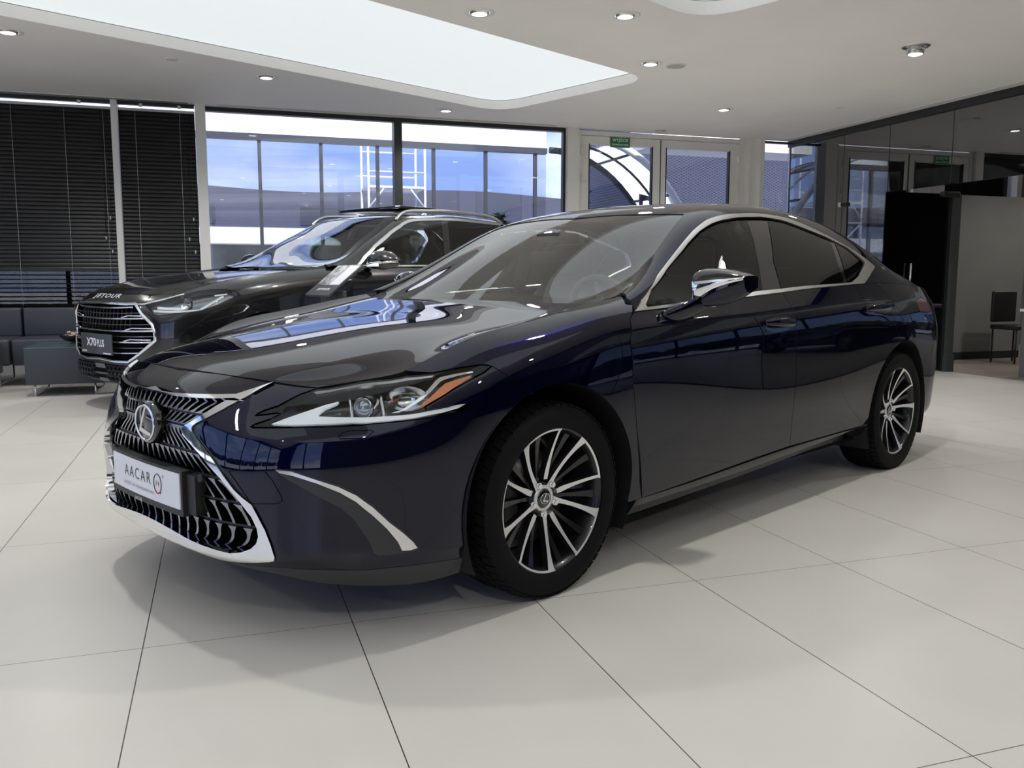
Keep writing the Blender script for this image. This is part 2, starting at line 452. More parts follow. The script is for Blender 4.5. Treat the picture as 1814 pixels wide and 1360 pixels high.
# bonnet: from the front edge to the scuttle; rows from the centre to the edge
_he = [((0,-.875,.775),(.2,-.866,.774),(.38,-.834,.768),(.47,-.80,.761),(.56,-.755,.752),(.606,-.722,.747)),
 ((0,-.80,.803),(.22,-.79,.801),(.40,-.765,.791),(.495,-.735,.781),(.60,-.665,.765),(.665,-.622,.763)),
 ((0,-.65,.836),(.23,-.645,.833),(.42,-.63,.819),(.525,-.61,.807),(.65,-.545,.785),(.732,-.51,.785)),
 ((0,-.40,.874),(.24,-.40,.870),(.445,-.40,.853),(.555,-.395,.840),(.67,-.385,.829),(.752,-.383,.832)),
 ((0,-.15,.906),(.25,-.15,.902),(.46,-.155,.888),(.58,-.17,.877),(.69,-.2,.873),(.77,-.235,.886)),
 ((0,.08,.932),(.25,.08,.928),(.475,.07,.918),(.60,.05,.910),(.70,.02,.908),(.779,-.0,.925)),
 ((0,.24,.957),(.26,.24,.953),(.49,.24,.947),(.62,.245,.945),(.71,.25,.950),(.773,.25,.966)),
 ((0,.38,.979),(.26,.385,.977),(.495,.40,.974),(.63,.415,.974),(.715,.43,.981),(.768,.44,.993))]
HOOD = Surf(_he, 8, 6, cv=(3,))
UV = {
 'headlight': [[39.0,48.0],[35.77,45.31],[31.61,39.9],[28.14,37.3],[26.9,36.01],[26.36,35.2],[28.92,35.92],[31.51,37.05],[32.41,36.94],[30.42,35.22],[27.13,33.23],[25.93,32.21],[26.76,31.95],[38.16,33.59],[46.05,33.49],[49.48,33.35],[53.37,32.68],[57.2,31.89],[62.52,31.0],[65.2,30.96],[66.88,31.95],[64.95,32.36],[61.98,32.83],[59.15,33.34],[58.85,34.32],[62.83,35.45],[66.42,36.78],[69.7,37.68],[71.22,38.58],[70.09,39.51],[66.64,40.69],[61.7,42.9],[56.93,46.19],[50.49,47.65],[45.0,48.0]],
 'fender': [[56.93,48.0],[58.61,48.0],[60.29,48.0],[61.98,48.0],[63.66,48.0],[65.34,48.0],[67.02,48.0],[68.7,48.0],[70.38,48.0],[72.07,48.0],[73.75,48.0],[75.43,48.0],[77.11,48.0],[78.79,48.0],[80.47,48.0],[82.16,48.0],[83.84,48.0],[85.52,48.0],[87.2,48.0],[88.88,48.0],[90.56,48.0],[92.25,48.0],[93.93,48.0],[95.61,48.0],[97.0,48.0],[97.19,46.7],[96.5,43.78],[95.72,42.13],[94.19,40.49],[93.45,36.81],[93.51,29.75],[94.42,23.03],[96.5,12.08],[96.41,10.96],[94.09,11.01],[93.69,12.13],[93.86,13.46],[93.93,14.81],[93.89,16.16],[93.75,17.49],[93.51,18.78],[93.16,20.02],[92.71,21.22],[92.16,22.38],[91.51,23.5],[90.76,24.57],[89.93,25.6],[89.03,26.57],[88.06,27.46],[87.19,28.28],[86.29,29.02],[85.36,29.66],[84.41,30.24],[83.44,30.77],[82.45,31.21],[81.46,31.54],[80.46,31.77],[79.46,31.88],[78.46,31.86],[77.46,31.69],[76.48,31.37],[76.23,30.9],[75.52,32.33],[73.12,35.81],[71.22,38.58],[70.09,39.51],[66.64,40.69],[61.7,42.9]],
 'front_bumper': [[0.0,6.0],[2.26,6.0],[4.53,6.0],[6.79,6.0],[9.06,6.0],[11.32,6.0],[13.59,6.0],[15.85,6.0],[18.12,6.0],[20.38,6.0],[22.64,6.0],[24.91,6.0],[27.17,6.0],[29.44,6.0],[31.7,6.0],[33.97,6.0],[36.23,6.0],[38.5,6.0],[40.76,6.0],[43.03,6.0],[45.29,6.0],[47.55,6.0],[49.82,6.0],[52.08,6.0],[54.35,6.0],[56.61,6.0],[58.88,6.0],[61.14,6.0],[63.41,6.0],[65.67,6.0],[65.67,7.5],[65.47,11.33],[65.28,13.17],[65.19,14.59],[65.23,15.99],[65.39,17.37],[65.68,18.66],[66.09,19.88],[66.62,21.07],[67.26,22.23],[68.01,23.36],[68.84,24.56],[69.77,25.8],[70.77,26.93],[71.84,27.93],[72.74,28.81],[73.64,29.55],[74.56,30.22],[75.51,30.88],[76.48,31.37],[75.52,32.33],[73.12,35.81],[71.22,38.58],[69.7,37.68],[66.42,36.78],[62.83,35.45],[58.85,34.32],[59.15,33.34],[61.98,32.83],[64.95,32.36],[66.88,31.95],[65.2,30.96],[62.52,31.0],[57.2,31.89],[53.37,32.68],[49.48,33.35],[46.05,33.49],[38.16,33.59],[26.76,31.95],[25.93,32.21],[27.13,33.23],[30.42,35.22],[32.41,36.94],[31.51,37.05],[28.92,35.92],[26.36,35.2],[26.9,36.01],[28.14,37.3],[31.61,39.9],[35.77,45.31],[39.0,48.0],[36.8,48.0],[34.6,48.0],[32.4,48.0],[30.2,48.0],[28.0,48.0],[22.8,40.33],[19.05,35.73],[15.15,32.16],[13.61,30.84],[12.88,29.94],[12.8,29.38],[13.17,28.49],[14.2,27.55],[17.02,25.35],[20.58,22.79],[24.0,20.43],[25.76,19.64],[27.85,18.86],[28.96,17.67],[30.55,15.79],[31.67,13.89],[32.42,12.24],[32.27,11.39],[31.44,10.84],[20.32,8.48],[15.42,9.27],[2.0,11.97],[0.0,11.97]],
 'front_lip': [[0.0,0.0],[2.26,0.0],[4.53,0.0],[6.79,0.0],[9.06,0.0],[11.32,0.0],[13.59,0.0],[15.85,0.0],[18.12,0.0],[20.38,0.0],[22.64,0.0],[24.91,0.0],[27.17,0.0],[29.44,0.0],[31.7,0.0],[33.97,0.0],[36.23,0.0],[38.5,0.0],[40.76,0.0],[43.03,0.0],[45.29,0.0],[47.55,0.0],[49.82,0.0],[52.08,0.0],[54.35,0.0],[56.61,0.0],[58.88,0.0],[61.14,0.0],[63.41,0.0],[65.67,0.0],[65.67,6.0],[63.41,6.0],[61.14,6.0],[58.88,6.0],[56.61,6.0],[54.35,6.0],[52.08,6.0],[49.82,6.0],[47.55,6.0],[45.29,6.0],[43.03,6.0],[40.76,6.0],[38.5,6.0],[36.23,6.0],[33.97,6.0],[31.7,6.0],[29.44,6.0],[27.17,6.0],[24.91,6.0],[22.64,6.0],[20.38,6.0],[18.12,6.0],[15.85,6.0],[13.59,6.0],[11.32,6.0],[9.06,6.0],[6.79,6.0],[4.53,6.0],[2.26,6.0],[0.0,6.0]],
 'nose_panel': [[0.0,39.18],[5.96,38.09],[9.98,38.81],[13.33,39.58],[16.79,40.41],[20.64,41.42],[22.8,40.33],[22.8,40.33],[27.7,48.0],[27.5,48.0],[26.3,48.0],[25.11,48.0],[23.91,48.0],[22.72,48.0],[21.52,48.0],[20.33,48.0],[19.13,48.0],[17.93,48.0],[16.74,48.0],[15.54,48.0],[14.35,48.0],[13.15,48.0],[11.96,48.0],[10.76,48.0],[9.57,48.0],[8.37,48.0],[7.17,48.0],[5.98,48.0],[4.78,48.0],[3.59,48.0],[2.39,48.0],[1.2,48.0],[0.0,48.0]],
 'grille_outer': [[28.0,48.0],[22.8,40.33],[19.05,35.73],[15.15,32.16],[13.61,30.84],[12.88,29.94],[12.8,29.38],[13.17,28.49],[14.2,27.55],[17.02,25.35],[20.58,22.79],[24.0,20.43],[25.76,19.64],[27.85,18.86],[28.96,17.67],[30.55,15.79],[31.67,13.89],[32.42,12.24],[32.27,11.39],[31.44,10.84]],
 'grille_inner': [[28.0,48.0],[20.75,41.45],[19.04,38.7],[15.51,34.41],[12.0,30.69],[10.7,29.68],[10.11,28.9],[10.56,27.65],[12.68,26.31],[16.92,23.58],[21.05,21.61],[25.26,19.1],[27.77,17.36],[28.89,15.96],[29.16,14.88],[28.71,14.0],[27.58,13.31],[25.41,12.79],[22.71,12.49],[16.04,12.75],[5.04,13.27],[0.0,14.0]],
 'grille_top': [[22.8,40.33],[20.64,41.42],[16.79,40.41],[13.33,39.58],[9.98,38.81],[5.96,38.09],[2.43,37.9]],
 'grille_bot': [[20.32,8.48],[15.42,9.27],[7.23,10.42],[0.0,12.0]],
 'fog_chrome': [[32.78,23.35],[35.6,23.17],[40.01,22.09],[43.34,21.26],[46.31,20.13],[48.97,18.5],[51.65,16.32],[54.03,14.77],[55.7,13.55],[56.43,12.73],[55.27,12.5],[53.76,12.45],[53.05,13.65],[51.26,15.46],[48.59,17.67],[46.28,19.31],[43.67,20.52],[39.96,21.69],[35.93,22.63],[33.64,22.93]],
 'fog_recess': [[32.49,23.45],[35.6,23.32],[40.01,22.25],[43.47,21.45],[46.5,20.26],[49.18,18.64],[51.9,16.44],[54.29,14.9],[55.95,13.67],[56.7,12.65],[56.23,12.31],[53.36,11.94],[49.69,11.2],[48.98,12.02],[48.54,13.16],[47.51,14.74],[45.78,17.02],[43.87,18.53],[40.03,20.06],[36.39,21.51],[33.53,22.7]],
 'bumper_cap': [[22.54,22.66],[27.05,23.17],[30.47,23.09],[32.07,21.99],[33.64,20.09],[33.82,19.48],[32.99,19.12],[27.68,18.92]],
 'washer': [[43.5,30.82],[44.37,31.71],[45.73,32.22],[48.91,31.81],[49.56,31.24],[48.15,29.85],[43.79,30.0]],
 'drl': [[30.39,33.92],[33.77,36.3],[37.22,38.98],[40.92,41.82],[43.47,42.7],[43.05,41.9],[40.97,40.05],[39.76,38.01],[39.78,37.29],[41.03,37.12],[51.56,35.07],[57.45,33.53],[62.99,32.57],[65.62,32.55],[66.15,32.25],[64.9,31.78],[62.39,31.79],[57.36,32.55],[53.43,33.43],[45.59,34.78],[39.55,34.87],[33.09,34.16]],
 'amber': [[57.82,35.11],[59.47,36.03],[61.56,37.52],[63.37,38.66],[65.29,38.39],[67.89,38.18],[67.62,37.75],[65.51,36.94],[62.89,35.82],[60.19,35.22],[58.8,34.78]],
 'lamp_chrome': [[53.0,35.63],[54.84,35.72],[57.33,37.16],[59.73,38.74],[61.85,40.8],[62.82,41.16],[68.26,39.05],[68.19,38.73],[63.62,39.84],[62.63,39.84],[60.6,38.14],[58.29,36.58],[55.85,35.6],[54.39,35.27]],
 'lamp_topstrip': [[37.98,46.98],[44.0,48.0],[50.44,47.24],[57.05,45.65],[62.03,42.42],[61.35,42.01],[56.83,44.59],[50.33,46.23],[43.55,46.77],[38.94,46.05]],
 'front_door': [[9.0,48.0],[8.24,45.19],[7.74,39.12],[7.79,29.69],[8.14,23.03],[9.25,11.76],[14.41,11.73],[19.0,11.67],[25.43,11.96],[25.08,18.61],[25.21,24.14],[25.35,29.68],[25.37,35.8],[25.34,40.89],[25.12,43.61],[24.94,46.57],[24.83,48.0]],
 'rear_door': [[24.83,48.0],[24.94,46.57],[25.12,43.61],[25.34,40.89],[25.37,35.8],[25.35,29.68],[25.21,24.14],[25.08,18.61],[25.43,11.96],[29.22,11.62],[34.09,12.0],[38.47,12.02],[40.04,13.55],[40.08,14.95],[40.18,16.34],[40.33,17.7],[40.54,19.03],[40.79,20.3],[41.1,21.52],[41.45,22.67],[41.85,23.75],[42.29,24.74],[42.76,25.66],[43.27,26.48],[43.82,27.2],[44.38,27.83],[44.97,28.35],[45.58,28.77],[46.21,29.08],[44.73,34.96],[44.46,37.93],[44.84,41.14],[44.72,43.39],[44.05,45.48],[42.65,47.65],[42.65,48.0]],
 'tail_lamp': [[53.02,41.62],[55.77,43.01],[57.96,42.37],[60.14,39.46],[60.0,35.08],[57.97,31.73],[55.26,34.05],[53.64,37.61]],
 'quarter': [[42.65,48.0],[44.05,45.48],[44.72,43.39],[44.84,41.14],[44.46,37.93],[44.73,34.96],[45.11,33.41],[46.21,29.08],[46.84,29.29],[47.49,29.39],[48.14,29.38],[48.81,29.27],[49.48,29.05],[50.14,28.71],[50.78,28.27],[51.41,27.71],[52.02,27.04],[52.61,26.27],[53.16,25.39],[53.69,24.42],[54.18,23.41],[54.63,22.37],[55.04,21.28],[55.4,20.12],[55.71,18.92],[55.96,17.62],[56.21,16.17],[56.4,14.68],[56.5,13.15],[56.52,11.22],[56.47,8.04],[56.33,3.84],[56.13,0.0],[56.29,7.32],[57.49,15.18],[58.75,23.45],[59.37,29.46],[62.66,33.51],[65.51,37.49],[53.64,37.61],[53.02,41.62],[55.77,43.01],[55.17,48.0]],
 'rear_body': [[55.17,48.0],[55.77,43.01],[57.96,42.37],[60.14,39.46],[60.0,35.08],[57.97,31.73],[55.26,34.05],[53.64,37.61],[65.51,37.49],[62.66,33.51],[59.37,29.46],[58.75,23.45],[57.49,15.18],[56.29,7.32],[56.29,0.0],[58.0,0.0],[61.5,0.0],[64.9,0.0],[68.4,0.0],[71.8,0.0],[75.3,0.0],[78.7,0.0],[82.2,0.0],[85.6,0.0],[89.1,0.0],[92.5,0.0],[96.0,0.0],[96.0,48.0]],
 'sill': [[8.65,0.0],[8.65,4.0],[8.65,8.0],[8.65,11.0],[8.95,11.6],[14.41,10.43],[19.0,10.54],[25.29,10.88],[30.58,10.43],[38.47,10.63],[40.06,12.14],[40.13,6.15],[40.25,0.6],[40.25,0.0]],
 'windscreen': [[29.76,36.0],[30.96,31.61],[31.29,29.61],[31.75,27.12],[32.38,24.35],[28.03,23.1],[24.66,22.58],[21.52,22.07],[18.28,21.08],[16.02,20.76],[12.87,20.99],[11.81,24.07],[10.8,24.6],[5.0,26.0],[4.0,30.0],[4.0,36.0]],
 'roof': [[29.76,36.0],[30.96,31.61],[31.29,29.61],[31.75,27.12],[32.38,24.35],[34.4,23.8],[37.9,23.8],[41.5,23.8],[45.0,23.8],[48.5,23.8],[52.1,23.8],[55.6,23.8],[59.1,23.8],[62.7,23.8],[66.2,23.8],[65.21,36.0]],
 'rear_glass': [[65.21,36.0],[66.21,24.0],[89.26,24.0],[90.26,36.0]],
 'boot_lid': [[89.91,0.0],[89.91,23.5],[89.26,24.0],[90.26,36.0],[104.0,36.0],[104.0,0.0]],
 'side_frame': [[9.53,0.55],[13.73,7.89],[19.08,12.15],[24.69,13.31],[28.98,14.55],[32.55,14.94],[36.08,14.17],[40.38,13.43],[44.72,13.5],[50.22,13.23],[54.62,11.88],[58.88,10.82],[63.17,9.39],[66.79,7.47],[69.06,5.52],[67.82,4.28],[61.71,0.09],[61.0,0.0],[62.5,0.0],[64.6,0.0],[66.7,0.0],[68.8,0.0],[70.9,0.0],[73.0,0.0],[75.2,0.0],[77.3,0.0],[79.4,0.0],[81.5,0.0],[83.6,0.0],[85.7,0.0],[87.8,0.0],[89.9,0.0],[89.91,8.0],[89.91,16.0],[89.91,23.5],[89.26,24.0],[66.21,24.0],[64.2,23.8],[60.9,23.8],[57.6,23.8],[54.3,23.8],[51.0,23.8],[47.6,23.8],[44.3,23.8],[41.0,23.8],[37.7,23.8],[34.4,23.8],[32.38,24.35],[28.03,23.1],[24.66,22.58],[21.52,22.07],[18.28,21.08],[16.02,20.76],[12.87,20.99],[13.18,22.12],[9.76,13.7],[9.91,5.57]],
 'chrome_out': [[9.53,0.55],[13.73,7.89],[19.08,12.15],[24.69,13.31],[28.98,14.55],[32.55,14.94],[36.08,14.17],[40.38,13.43],[44.72,13.5],[50.22,13.23],[54.62,11.88],[58.88,10.82],[63.17,9.39],[66.79,7.47],[69.06,5.52],[67.82,4.28],[61.71,0.09],[61.0,0.0],[60.0,0.0],[54.0,0.0],[46.08,0.06],[41.0,0.0],[35.82,0.02],[32.64,0.02],[24.02,0.11],[18.9,0.01],[14.0,0.0]],
 'chrome_in': [[13.48,3.54],[16.65,9.38],[21.25,11.19],[25.51,11.66],[29.7,12.64],[32.57,12.62],[36.39,11.9],[42.21,11.71],[44.36,11.84],[49.52,11.61],[53.8,10.72],[58.18,10.16],[62.4,9.08],[65.03,6.64],[65.52,5.84],[63.83,4.29],[60.84,1.64],[58.29,0.39],[54.17,0.37],[46.36,0.55],[41.44,0.53],[36.83,0.63],[33.87,0.61],[19.11,1.0],[13.75,1.79]],
 'glass_front': [[14.14,3.52],[16.87,8.57],[21.3,10.71],[25.47,11.22],[29.64,11.88],[32.44,11.84],[36.18,11.46],[41.08,11.14],[40.53,8.37],[39.26,4.41],[37.81,0.76],[33.94,0.74],[19.18,1.29]],
 'glass_rear': [[45.83,11.21],[49.18,11.11],[53.42,10.2],[57.66,9.49],[58.9,9.34],[57.49,4.81],[56.59,0.51],[54.27,0.52],[46.44,0.68],[41.85,0.62],[42.58,4.73]],
 'glass_quarter': [[59.98,9.43],[62.05,8.48],[63.94,6.21],[63.37,4.33],[60.37,1.83],[57.51,0.67]]}
LAMP_UV = {'projector': [48.85, 41.06], 'bowl': [56.15, 38.59], 'fin_a': [[45.47, 45.04], [45.83, 37.19]], 'fin_b': [[51.61, 43.93], [51.62, 35.93]], 'h1': [[21.64, 39.13], [25.13, 38.1]], 'h2': [[37.33, 39.86], [44.64, 40.0]]}
# ---------------- the navy saloon ----------------
HOOD.N *= -1
PAINT = mat('navy_paint', (.0010, .0018, .017), .34, .75, coat=1, coat_rough=.012, spec=.0)
PAINT.node_tree.nodes['Principled BSDF'].inputs['Coat IOR'].default_value = 1.52
PAINT.node_tree.nodes['Principled BSDF'].inputs['Specular Tint'].default_value = (.05, .07, .22, 1)
BLACKGL = mat('gloss_black', (.004, .004, .005), .08, 0, coat=1)
PLASTIC = mat('black_plastic', (.012, .012, .013), .45)
PLGREY = mat('grey_plastic', (.035, .036, .038), .5)
DARK = mat('dark_void', (.002, .002, .002), .9, spec=.1)
CHROME = mat('chrome', (.86, .87, .88), .06, 1)
SATIN = mat('satin_metal', (.62, .62, .60), .28, 1)
GRSLAT = mat('grille_slat_metal', (.30, .31, .34), .22, 1)
RUBBER = mat('rubber', (.0055, .0055, .006), .7, spec=.15)
ALLOY = mat('machined_alloy', (.84, .84, .82), .30, .55)
ALLOYD = mat('dark_alloy', (.018, .018, .020), .30, .5, coat=.5)
IRON = mat('brake_iron', (.22, .21, .20), .42, 1)
WHITEPL = mat('white_plate', (.80, .82, .86), .35)
INK = mat('dark_ink', (.02, .02, .025), .5)
INKRED = mat('red_ink', (.55, .05, .08), .5)
SCREEN = glass('windscreen_glass', (.80, .88, .84), 1.5, boost=.09)
TINT = glass('dark_window_glass', (.10, .11, .11), 1.5)
SIDEGL = glass('side_window_glass', (.62, .70, .66), 1.5)
LENS = glass('lamp_lens', (.93, .95, .95), 1.42)
DRLW = mat('white_light_guide', (.86, .89, .90), .22, coat=.6, emit=(.9, .95, 1), estr=.22)  # slight glow added to the unlit guides in place of reflected light
AMBER = mat('amber_reflector', (.80, .20, .0), .25, coat=1, emit=(.8, .2, .01), estr=.10)  # weak glow put into the colour, though the reflector is no lamp
REDL = mat('red_lamp', (.085, .004, .008), .10, coat=1)
CLEAR = mat('lamp_reflector', (.75, .76, .78), .12, 1)
CABINB = mat('cabin_black', (.012, .012, .012), .7)
CABING = mat('cabin_grey', (.16, .17, .16), .75)
LEATHER = mat('black_leather', (.013, .013, .013), .5)

saloon = thing('saloon_car', 'large dark navy blue saloon car with spindle grille in the foreground', 'car')
B = (1, -1)
def P1(S, key, name, m, **kw): return panel(S, UV[key], name, m, kw.pop('parent', saloon), **kw)
P1(FRONT, 'front_bumper', 'front_bumper', PAINT, sides=B, merge=True, centre=True, rim=PLASTIC)
P1(FRONT, 'front_lip', 'front_lip', PLGREY, sides=B, merge=True, centre=True, gap=.0008)
P1(FRONT, 'nose_panel', 'nose_panel', PAINT, sides=B, merge=True, centre=True, rim=PLASTIC)
P1(FRONT, 'fender', 'fender', PAINT, sides=B, rim=PLASTIC, depth=.02)
hn = HOOD.nu - 1.01; hv = HOOD.nv - 1.01
panel(HOOD, [(0, 0), (0, hv)] + [(hn, hv), (hn, 0)], 'bonnet', PAINT, saloon, sides=B, merge=True, centre=True, gap=.0022, rim=PLASTIC, depth=.02)
fdoor = P1(SIDE, 'front_door', 'front_door', PAINT, sides=B, rim=PLASTIC, depth=.02)
rdoor = P1(SIDE, 'rear_door', 'rear_door', PAINT, sides=B, rim=PLASTIC, depth=.02)
P1(SIDE, 'quarter', 'rear_fender', PAINT, sides=B, rim=PLASTIC, depth=.02)
P1(SIDE, 'rear_body', 'rear_bumper', PAINT, sides=B, merge=True, centre=True, rim=PLASTIC)
P1(SIDE, 'sill', 'side_sill', PAINT, sides=B, rim=PLASTIC, depth=.03)
P1(SIDE, 'tail_lamp', 'tail_lamp', REDL, sides=B)
P1(CABIN, 'side_frame', 'roof_side_frame', PAINT, sides=B, gap=.001, rim=PLASTIC)
P1(CABIN, 'roof', 'roof', PAINT, sides=B, merge=True, centre=True, gap=.001)
P1(CABIN, 'boot_lid', 'boot_lid', PAINT, sides=B, merge=True, centre=True)
P1(CABIN, 'windscreen', 'windscreen', SCREEN, sides=B, merge=True, centre=True, depth=0, off=-.003)
panel(CABIN, [(4, 36), (4, 30), (5, 26), (9, 21.8), (12.4, 20.8), (14.6, 21.6), (12, 24.5), (9.6, 28), (8.8, 32), (8.6, 36)], 'windscreen_band', PLASTIC, saloon, sides=B, merge=True, centre=True, depth=0, off=-.008, gap=0)
P1(CABIN, 'rear_glass', 'rear_window', TINT, sides=B, merge=True, centre=True, depth=0, off=-.003)
# black band round the windscreen glass
def band(S, uv_out, width, name, m, off, sides=B, sub=False):
    pass
# side windows: black frames, bright surround, panes
fr_uv = UV['chrome_out']
for sd in B:
    panel(CABIN, fr_uv, 'window_frame', BLACKGL, saloon, off=-.012, depth=0, gap=0, sides=(sd,)) if False else None
def ring(S, outer, inner, name, m, off, depth, sides=B):
    # closed band between two outlines: cut into an outer polygon with a slit
    o = [tuple(p) for p in outer]; q = [tuple(p) for p in inner]
    d = [(a[0] - o[0][0]) ** 2 + (a[1] - o[0][1]) ** 2 for a in q]; k = d.index(min(d))
    q = q[k:] + q[:k]
    ao = sum(o[i - 1][0] * o[i][1] - o[i][0] * o[i - 1][1] for i in range(len(o)))
    ai = sum(q[i - 1][0] * q[i][1] - q[i][0] * q[i - 1][1] for i in range(len(q)))
    if ao * ai > 0: q = [q[0]] + q[:0:-1]
    e = .02
    def shift(p, r): 
        L = math.hypot(r[0] - p[0], r[1] - p[1]) + 1e-9
        return (p[0] + (r[0] - p[0]) * e / L, p[1] + (r[1] - p[1]) * e / L)
    poly = o + [shift(o[0], o[-1])] + [shift(q[0], q[1])] + q[1:] + [q[0]]
    # order: outer loop, step in, inner loop the other way
    poly = o + [shift(o[0], o[-1])] + [shift(q[0], q[-1])] + q[:0:-1] + [q[0]] if ao * ai < 0 and False else o + [shift(o[0], o[-1])] + [shift(q[0], q[1])] + q[1:] + [q[0]]
    return panel(S, poly, name, m, saloon, off=off, depth=depth, gap=0, sides=sides)
ring(CABIN, UV['chrome_out'], UV['chrome_in'], 'window_surround', SATIN, .004, .012)
# black pillar band under the chrome, with the panes cut out as their own parts just inside it
P1(CABIN, 'glass_front', 'side_window', SIDEGL, sides=B, depth=0, off=-.002, gap=0, label='clear front side window')
P1(CABIN, 'glass_rear', 'side_window', TINT, sides=B, depth=0, off=-.002, gap=0, label='dark tinted rear side window')
P1(CABIN, 'glass_quarter', 'side_window', TINT, sides=B, depth=0, off=-.002, gap=0, label='dark tinted small quarter window')
def between(S, a, b, name, m, off=-.004): panel(S, a + b, name, m, saloon, off=off, depth=.008, gap=0, sides=B)
gf, gr, gq, ci = UV['glass_front'], UV['glass_rear'], UV['glass_quarter'], UV['chrome_in']
between(CABIN, [gf[7], gf[8], gf[9], gf[10]], [gr[9], gr[10], gr[0]], 'door_pillar', BLACKGL)
between(CABIN, [gr[4], gr[5], gr[6]], [gq[5], gq[0]], 'quarter_bar', BLACKGL)
between(CABIN, [ci[0], ci[1], gf[1]], [(gf[0][0] + 1.2, gf[0][1]), gf[0]], 'mirror_sail', BLACKGL)

# chrome spindle surround
gi, go, gt, gb = UV['grille_inner'], UV['grille_outer'], UV['grille_top'], UV['grille_bot']
VT = UV['nose_panel'][0][1]; ZC = UV['front_bumper'][-1][1]
lowtop = [(23.2, 39.3), (20.6, 39.9), (17.4, 39.0), (13.8, 38.2), (10.1, 37.5), (5.9, 37.0), (2.4, 36.9), (0, 37.1)]
GIN = [p for p in gi[2:19]]
surround = [(0, VT)] + [tuple(p) for p in gt[:0:-1]] + [tuple(gi[0])] + [tuple(p) for p in go] + [tuple(p) for p in gb[:2]] + [(2, ZC), (0, ZC)] + \
    [(0, ZC + 1.7), (3, ZC + 1.65), (7, ZC + 1.4), (12, ZC + 1.0)] + [tuple(p) for p in gi[19:1:-1]] + lowtop
panel(FRONT, surround, 'grille_surround', CHROME, saloon, off=.007, depth=.03, gap=0, sides=B, merge=True, centre=True)
# black tray behind the grille
tray = [(0, VT)] + [tuple(p) for p in gt[:0:-1]] + [tuple(p) for p in go] + [tuple(p) for p in gb[:2]] + [(2, ZC), (0, ZC)]
panel(FRONT, tray, 'grille_back', DARK, saloon, off=-.075, depth=0, gap=0, sides=B, merge=True, centre=True)
ed = FRONT.at([p[0] for p in GIN], [p[1] for p in GIN])
edge_pts = sorted([(p[2], p[0]) for p in ed])
def edge_x(z):
    zs = [e[0] for e in edge_pts]; xs = [e[1] for e in edge_pts]
    return float(np.interp(z, zs, xs))
_cache = {}
def front_at(x, z, off=0.0):
    if x < 0:
        return front_at(-x, z, off) * [-1, 1, 1]
    k = (round(x, 4), round(z, 4))
    if k not in _cache:
        u, v = FRONT.near((x, -.95, z), (1, .02, 1)); _cache[k] = (FRONT.at(u, v), FRONT.nrm(u, v))
    p, n = _cache[k]
    return p + n * off
rows = [.272, .345, .412, .478, .542, .618, .660, .712]
NS = 9
def slat(fr):
    mb = MB()
    for r0, r1 in zip(rows[:-1], rows[1:]):
        z0, z1 = r0 + .003, r1 - .003
        n = 6; L = []; Rr = []; Lb = []; Rb = []
        for i in range(n + 1):
            t = i / n; z = z0 + (z1 - z0) * t
            x = edge_x(z) * fr
            w = .0055 + .011 * max(0, (t - .72) / .28) ** 1.5 if r0 < .61 else .0055 + .011 * max(0, (.28 - t) / .28) ** 1.5
            s = .012 * t if r0 < .61 else .012 * (1 - t)
            out = -1 if fr > 0 else 1
            a, b = x - w, x + w
            a, b = (a - 0.0, b) 
            d0 = -.016 - .010 * (1 - t if r0 < .61 else t)
            L.append(front_at(a, z, d0)); Rr.append(front_at(b, z, d0))
            Lb.append(front_at(a, z, d0 - .035)); Rb.append(front_at(b, z, d0 - .035))
        k = []
        mb.grid([L, Rr], smooth=False); mb.grid([Rr, Rb], smooth=False); mb.grid([Lb, L], smooth=False)
        mb.add([L[0], Rr[0], Rb[0], Lb[0]], [(0, 1, 2, 3)]); mb.add([L[-1], Rr[-1], Rb[-1], Lb[-1]], [(3, 2, 1, 0)])
    return mb
for i in range(-NS, NS + 1):
    slat(i / (NS + .75)).build('grille_slat', GRSLAT, saloon)
for z in rows[1:-1]:
    mb = MB(); xm = edge_x(z) - .004
    pts = [(-xm + 2 * xm * i / 24) for i in range(25)]
    mb.grid([[front_at(x, z - .0035, -.028) for x in pts], [front_at(x, z + .0035, -.028) for x in pts]], smooth=True)
    mb.build('grille_crossbar', PLASTIC, saloon)
# lower grille shelf
pts = [(-.545 + 1.09 * i / 30) for i in range(31)]
MB().grid([[front_at(x, .275 + .03 * (x / .545) ** 2 * 0, -.004) for x in pts], [front_at(x, .282, -.07) for x in pts]]).build('grille_shelf', BLACKGL, saloon)
